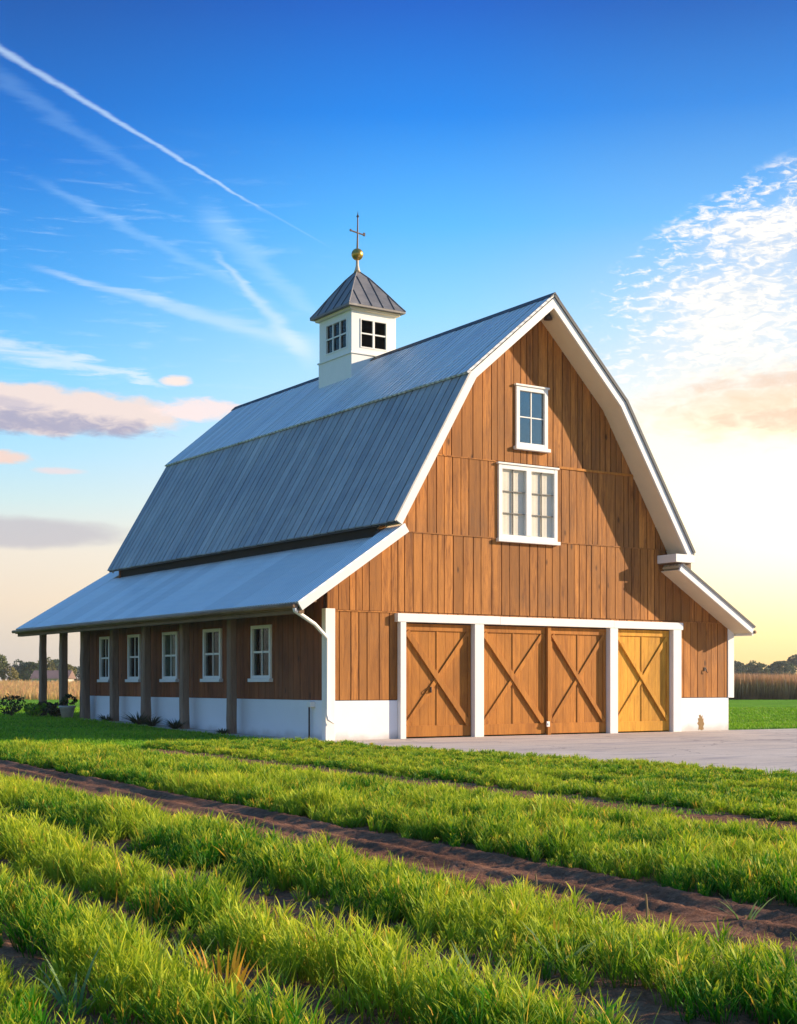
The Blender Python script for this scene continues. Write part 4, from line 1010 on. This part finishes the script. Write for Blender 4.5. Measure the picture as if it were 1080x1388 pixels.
# ------------------------------------------------------------------ far fields, trees, buildings
def cam_pt(d, r): return CAMP[0] + FW[0] * d + RT[0] * r, CAMP[1] + FW[1] * d + RT[1] * r
def crop_field(name, d0, d1, r0, r1, h, m, n, lab, rise=0.0):
    # blades on the front face and over the first metres, then thinner towards the back
    dd = np.concatenate([d0 + rng.uniform(0, 24 if rise else 2.2, n), d0 + rng.uniform(2, d1 - d0, n) ** 1.0]); rr = rng.uniform(r0, r1, len(dd))
    x, y = cam_pt(dd, rr)
    hz = h * rng.uniform(0.78, 1.08, len(dd)) * (0.92 + 0.14 * vnoise(x, y, 0.25, 6))
    if rise: hz *= 0.30 + 0.70 * np.clip((dd - d0) / rise, 0, 1) ** 0.7
    P = np.stack([x, y, np.full(len(dd), 0.2)], -1)
    wd = np.concatenate([np.full(n, 0.05), np.full(n, 0.10)]) * rng.uniform(0.6, 1.5, len(dd))
    blades_mesh(name, P, hz, wd, rng.uniform(0, .12, len(dd)), rng.uniform(0, 6.28, len(dd)), rng.uniform(0, .2, len(dd)), m, face=np.full(len(dd), R(90 - VIEW_AZ) - math.pi / 2) + rng.normal(0, .5, len(dd)), label=lab, cat='field', kind='stuff')
crop_field('grain_field', 97, 150, -60, 3, 1.45, 'wheat', 22000, 'golden ripe grain field behind the lawn on the left', 30.0)
crop_field('stalk_field', 98, 150, 12, 60, 1.80, 'stubble', 26000, 'tall brown stalk field with pale pinkish tops right of the barn')

def tree(d, r, h, w, k, seed, lab):
    x, y = cam_pt(d, r); root = empty('tree', (x, y, 0.2), label=lab, cat='tree', group='distant trees on the horizon')
    mb = MB(); rs = random.Random(seed)
    mb.tube([(0, 0, -0.2), (0.1, 0, h * 0.25), (0.15, 0.1, h * 0.55), (0.1, 0.1, h * 0.8)], [h * 0.035, h * 0.028, h * 0.018, h * 0.006], 7)
    for q in range(6):
        a = rs.uniform(0, 6.28); z = h * rs.uniform(0.25, 0.6); l = w * rs.uniform(0.5, 0.85)
        mb.tube([(0.1, 0, z), (l * 0.5 * math.cos(a), l * 0.5 * math.sin(a), z + h * 0.12), (l * math.cos(a), l * math.sin(a), z + h * 0.2)], [h * 0.014, h * 0.009, h * 0.003], 5)
    mb.build('trunk', 'bark', root)
    leaf_cloud('crown', TREEM[k], root, (0, 0, h * 0.53), (w * 0.9, w * 0.9, h * 0.46), 1500, h * 0.040, seed, 0.30)
def rpx(px, d): return (px - 540) / 1906.4 * d
TL = [(-14, 240, 7.4, 3.6, 0, 'tall olive tree at the far left edge of the horizon'), (12, 238, 4.6, 2.3, 2, 'low yellow-green bush in front of the leftmost olive tree'), (40, 250, 6.0, 2.6, 1, 'dark rounded tree second from the left horizon edge'),
      (30, 300, 6.5, 3.2, 3, 'bluish dark tree behind the rounded tree on the left horizon'), (62, 280, 6.0, 3.4, 2, 'yellowish broad tree left of the free porch posts'), (76, 300, 7.4, 3.6, 3, 'grey-green tree just behind the leftmost post'),
      (90, 260, 5.6, 2.6, 2, 'autumn-tinted tree seen between the two free posts'), (106, 320, 6.2, 4.0, 3, 'bluish low tree between the free post and the wall'), (128, 320, 5.6, 4.0, 3, 'bluish tree half hidden behind the barn wall'),
      ]
for i, (px, d, h, w, k, lab) in enumerate(TL): tree(d, rpx(px, d), h, w, k, 40 + i, lab)
TRR = [(974, 340, 7.6, 4.6, 1, 'dark green tree right behind the barn corner'), (996, 345, 8.0, 4.4, 3, 'grey-green tree next to the barn corner'), (1012, 350, 7.6, 4.0, 1, 'second grey-green tree from the barn corner'), (1026, 335, 7.2, 3.8, 0, 'olive-green tree at the low point of the right horizon'),
       (1042, 350, 5.8, 4.0, 3, 'lowest hazy tree in the dip of the right horizon'), (1058, 350, 8.2, 5.0, 1, 'rising rounded tree near the right picture edge'), (1082, 355, 9.3, 6.0, 3, 'tallest bluish tree at the right picture edge'), (1062, 330, 4.6, 3.4, 1, 'low dark bush in front of the tallest right trees')]
for i, (px, d, h, w, k, lab) in enumerate(TRR): tree(d, rpx(px, d), h, w, k, 80 + i, lab)
def far_shed(px, d, w, h, lab):
    x, y = cam_pt(d, rpx(px, d)); root = empty('shed', (x, y, 0.2), -R(VIEW_AZ), label=lab, cat='shed')
    mb = MB(); mb.box(-w / 2, w / 2, -2.5, 2.5, -0.2, h * 0.6); mb.build('wall', 'far_wall', root)
    mb = MB(); mb.prism([(-2.9, h * 0.58), (2.9, h * 0.58), (0, h)], -w / 2 - .3, w / 2 + .3, axis='x'); mb.build('roof', 'far_roof', root)
    mb = MB(); mb.box(-w * .12, w * .12, -2.56, -2.5, 0.0, h * 0.45); mb.build('door', 'bark', root)
far_shed(72, 225, 5.5, 3.2, 'low distant shed with dull red roof between the porch posts')

# ------------------------------------------------------------------ air
hz = MB(); hz.box(-420, 520, -120, 620, -1.0, 18.0); ho = hz.build('haze', 'dark', None, label='thin warm evening haze lying over the fields', cat='haze', kind='stuff')
hm = bpy.data.materials.new('haze_air'); hm.use_nodes = True; hm.node_tree.nodes.clear()
pv = hm.node_tree.nodes.new('ShaderNodeVolumePrincipled'); pv.inputs['Density'].default_value = 0.00028; pv.inputs['Color'].default_value = (0.96, 0.93, 0.92, 1); pv.inputs['Anisotropy'].default_value = 0.2
mo = hm.node_tree.nodes.new('ShaderNodeOutputMaterial'); hm.node_tree.links.new(pv.outputs[0], mo.inputs['Volume'])
ho.data.materials.clear(); ho.data.materials.append(hm)
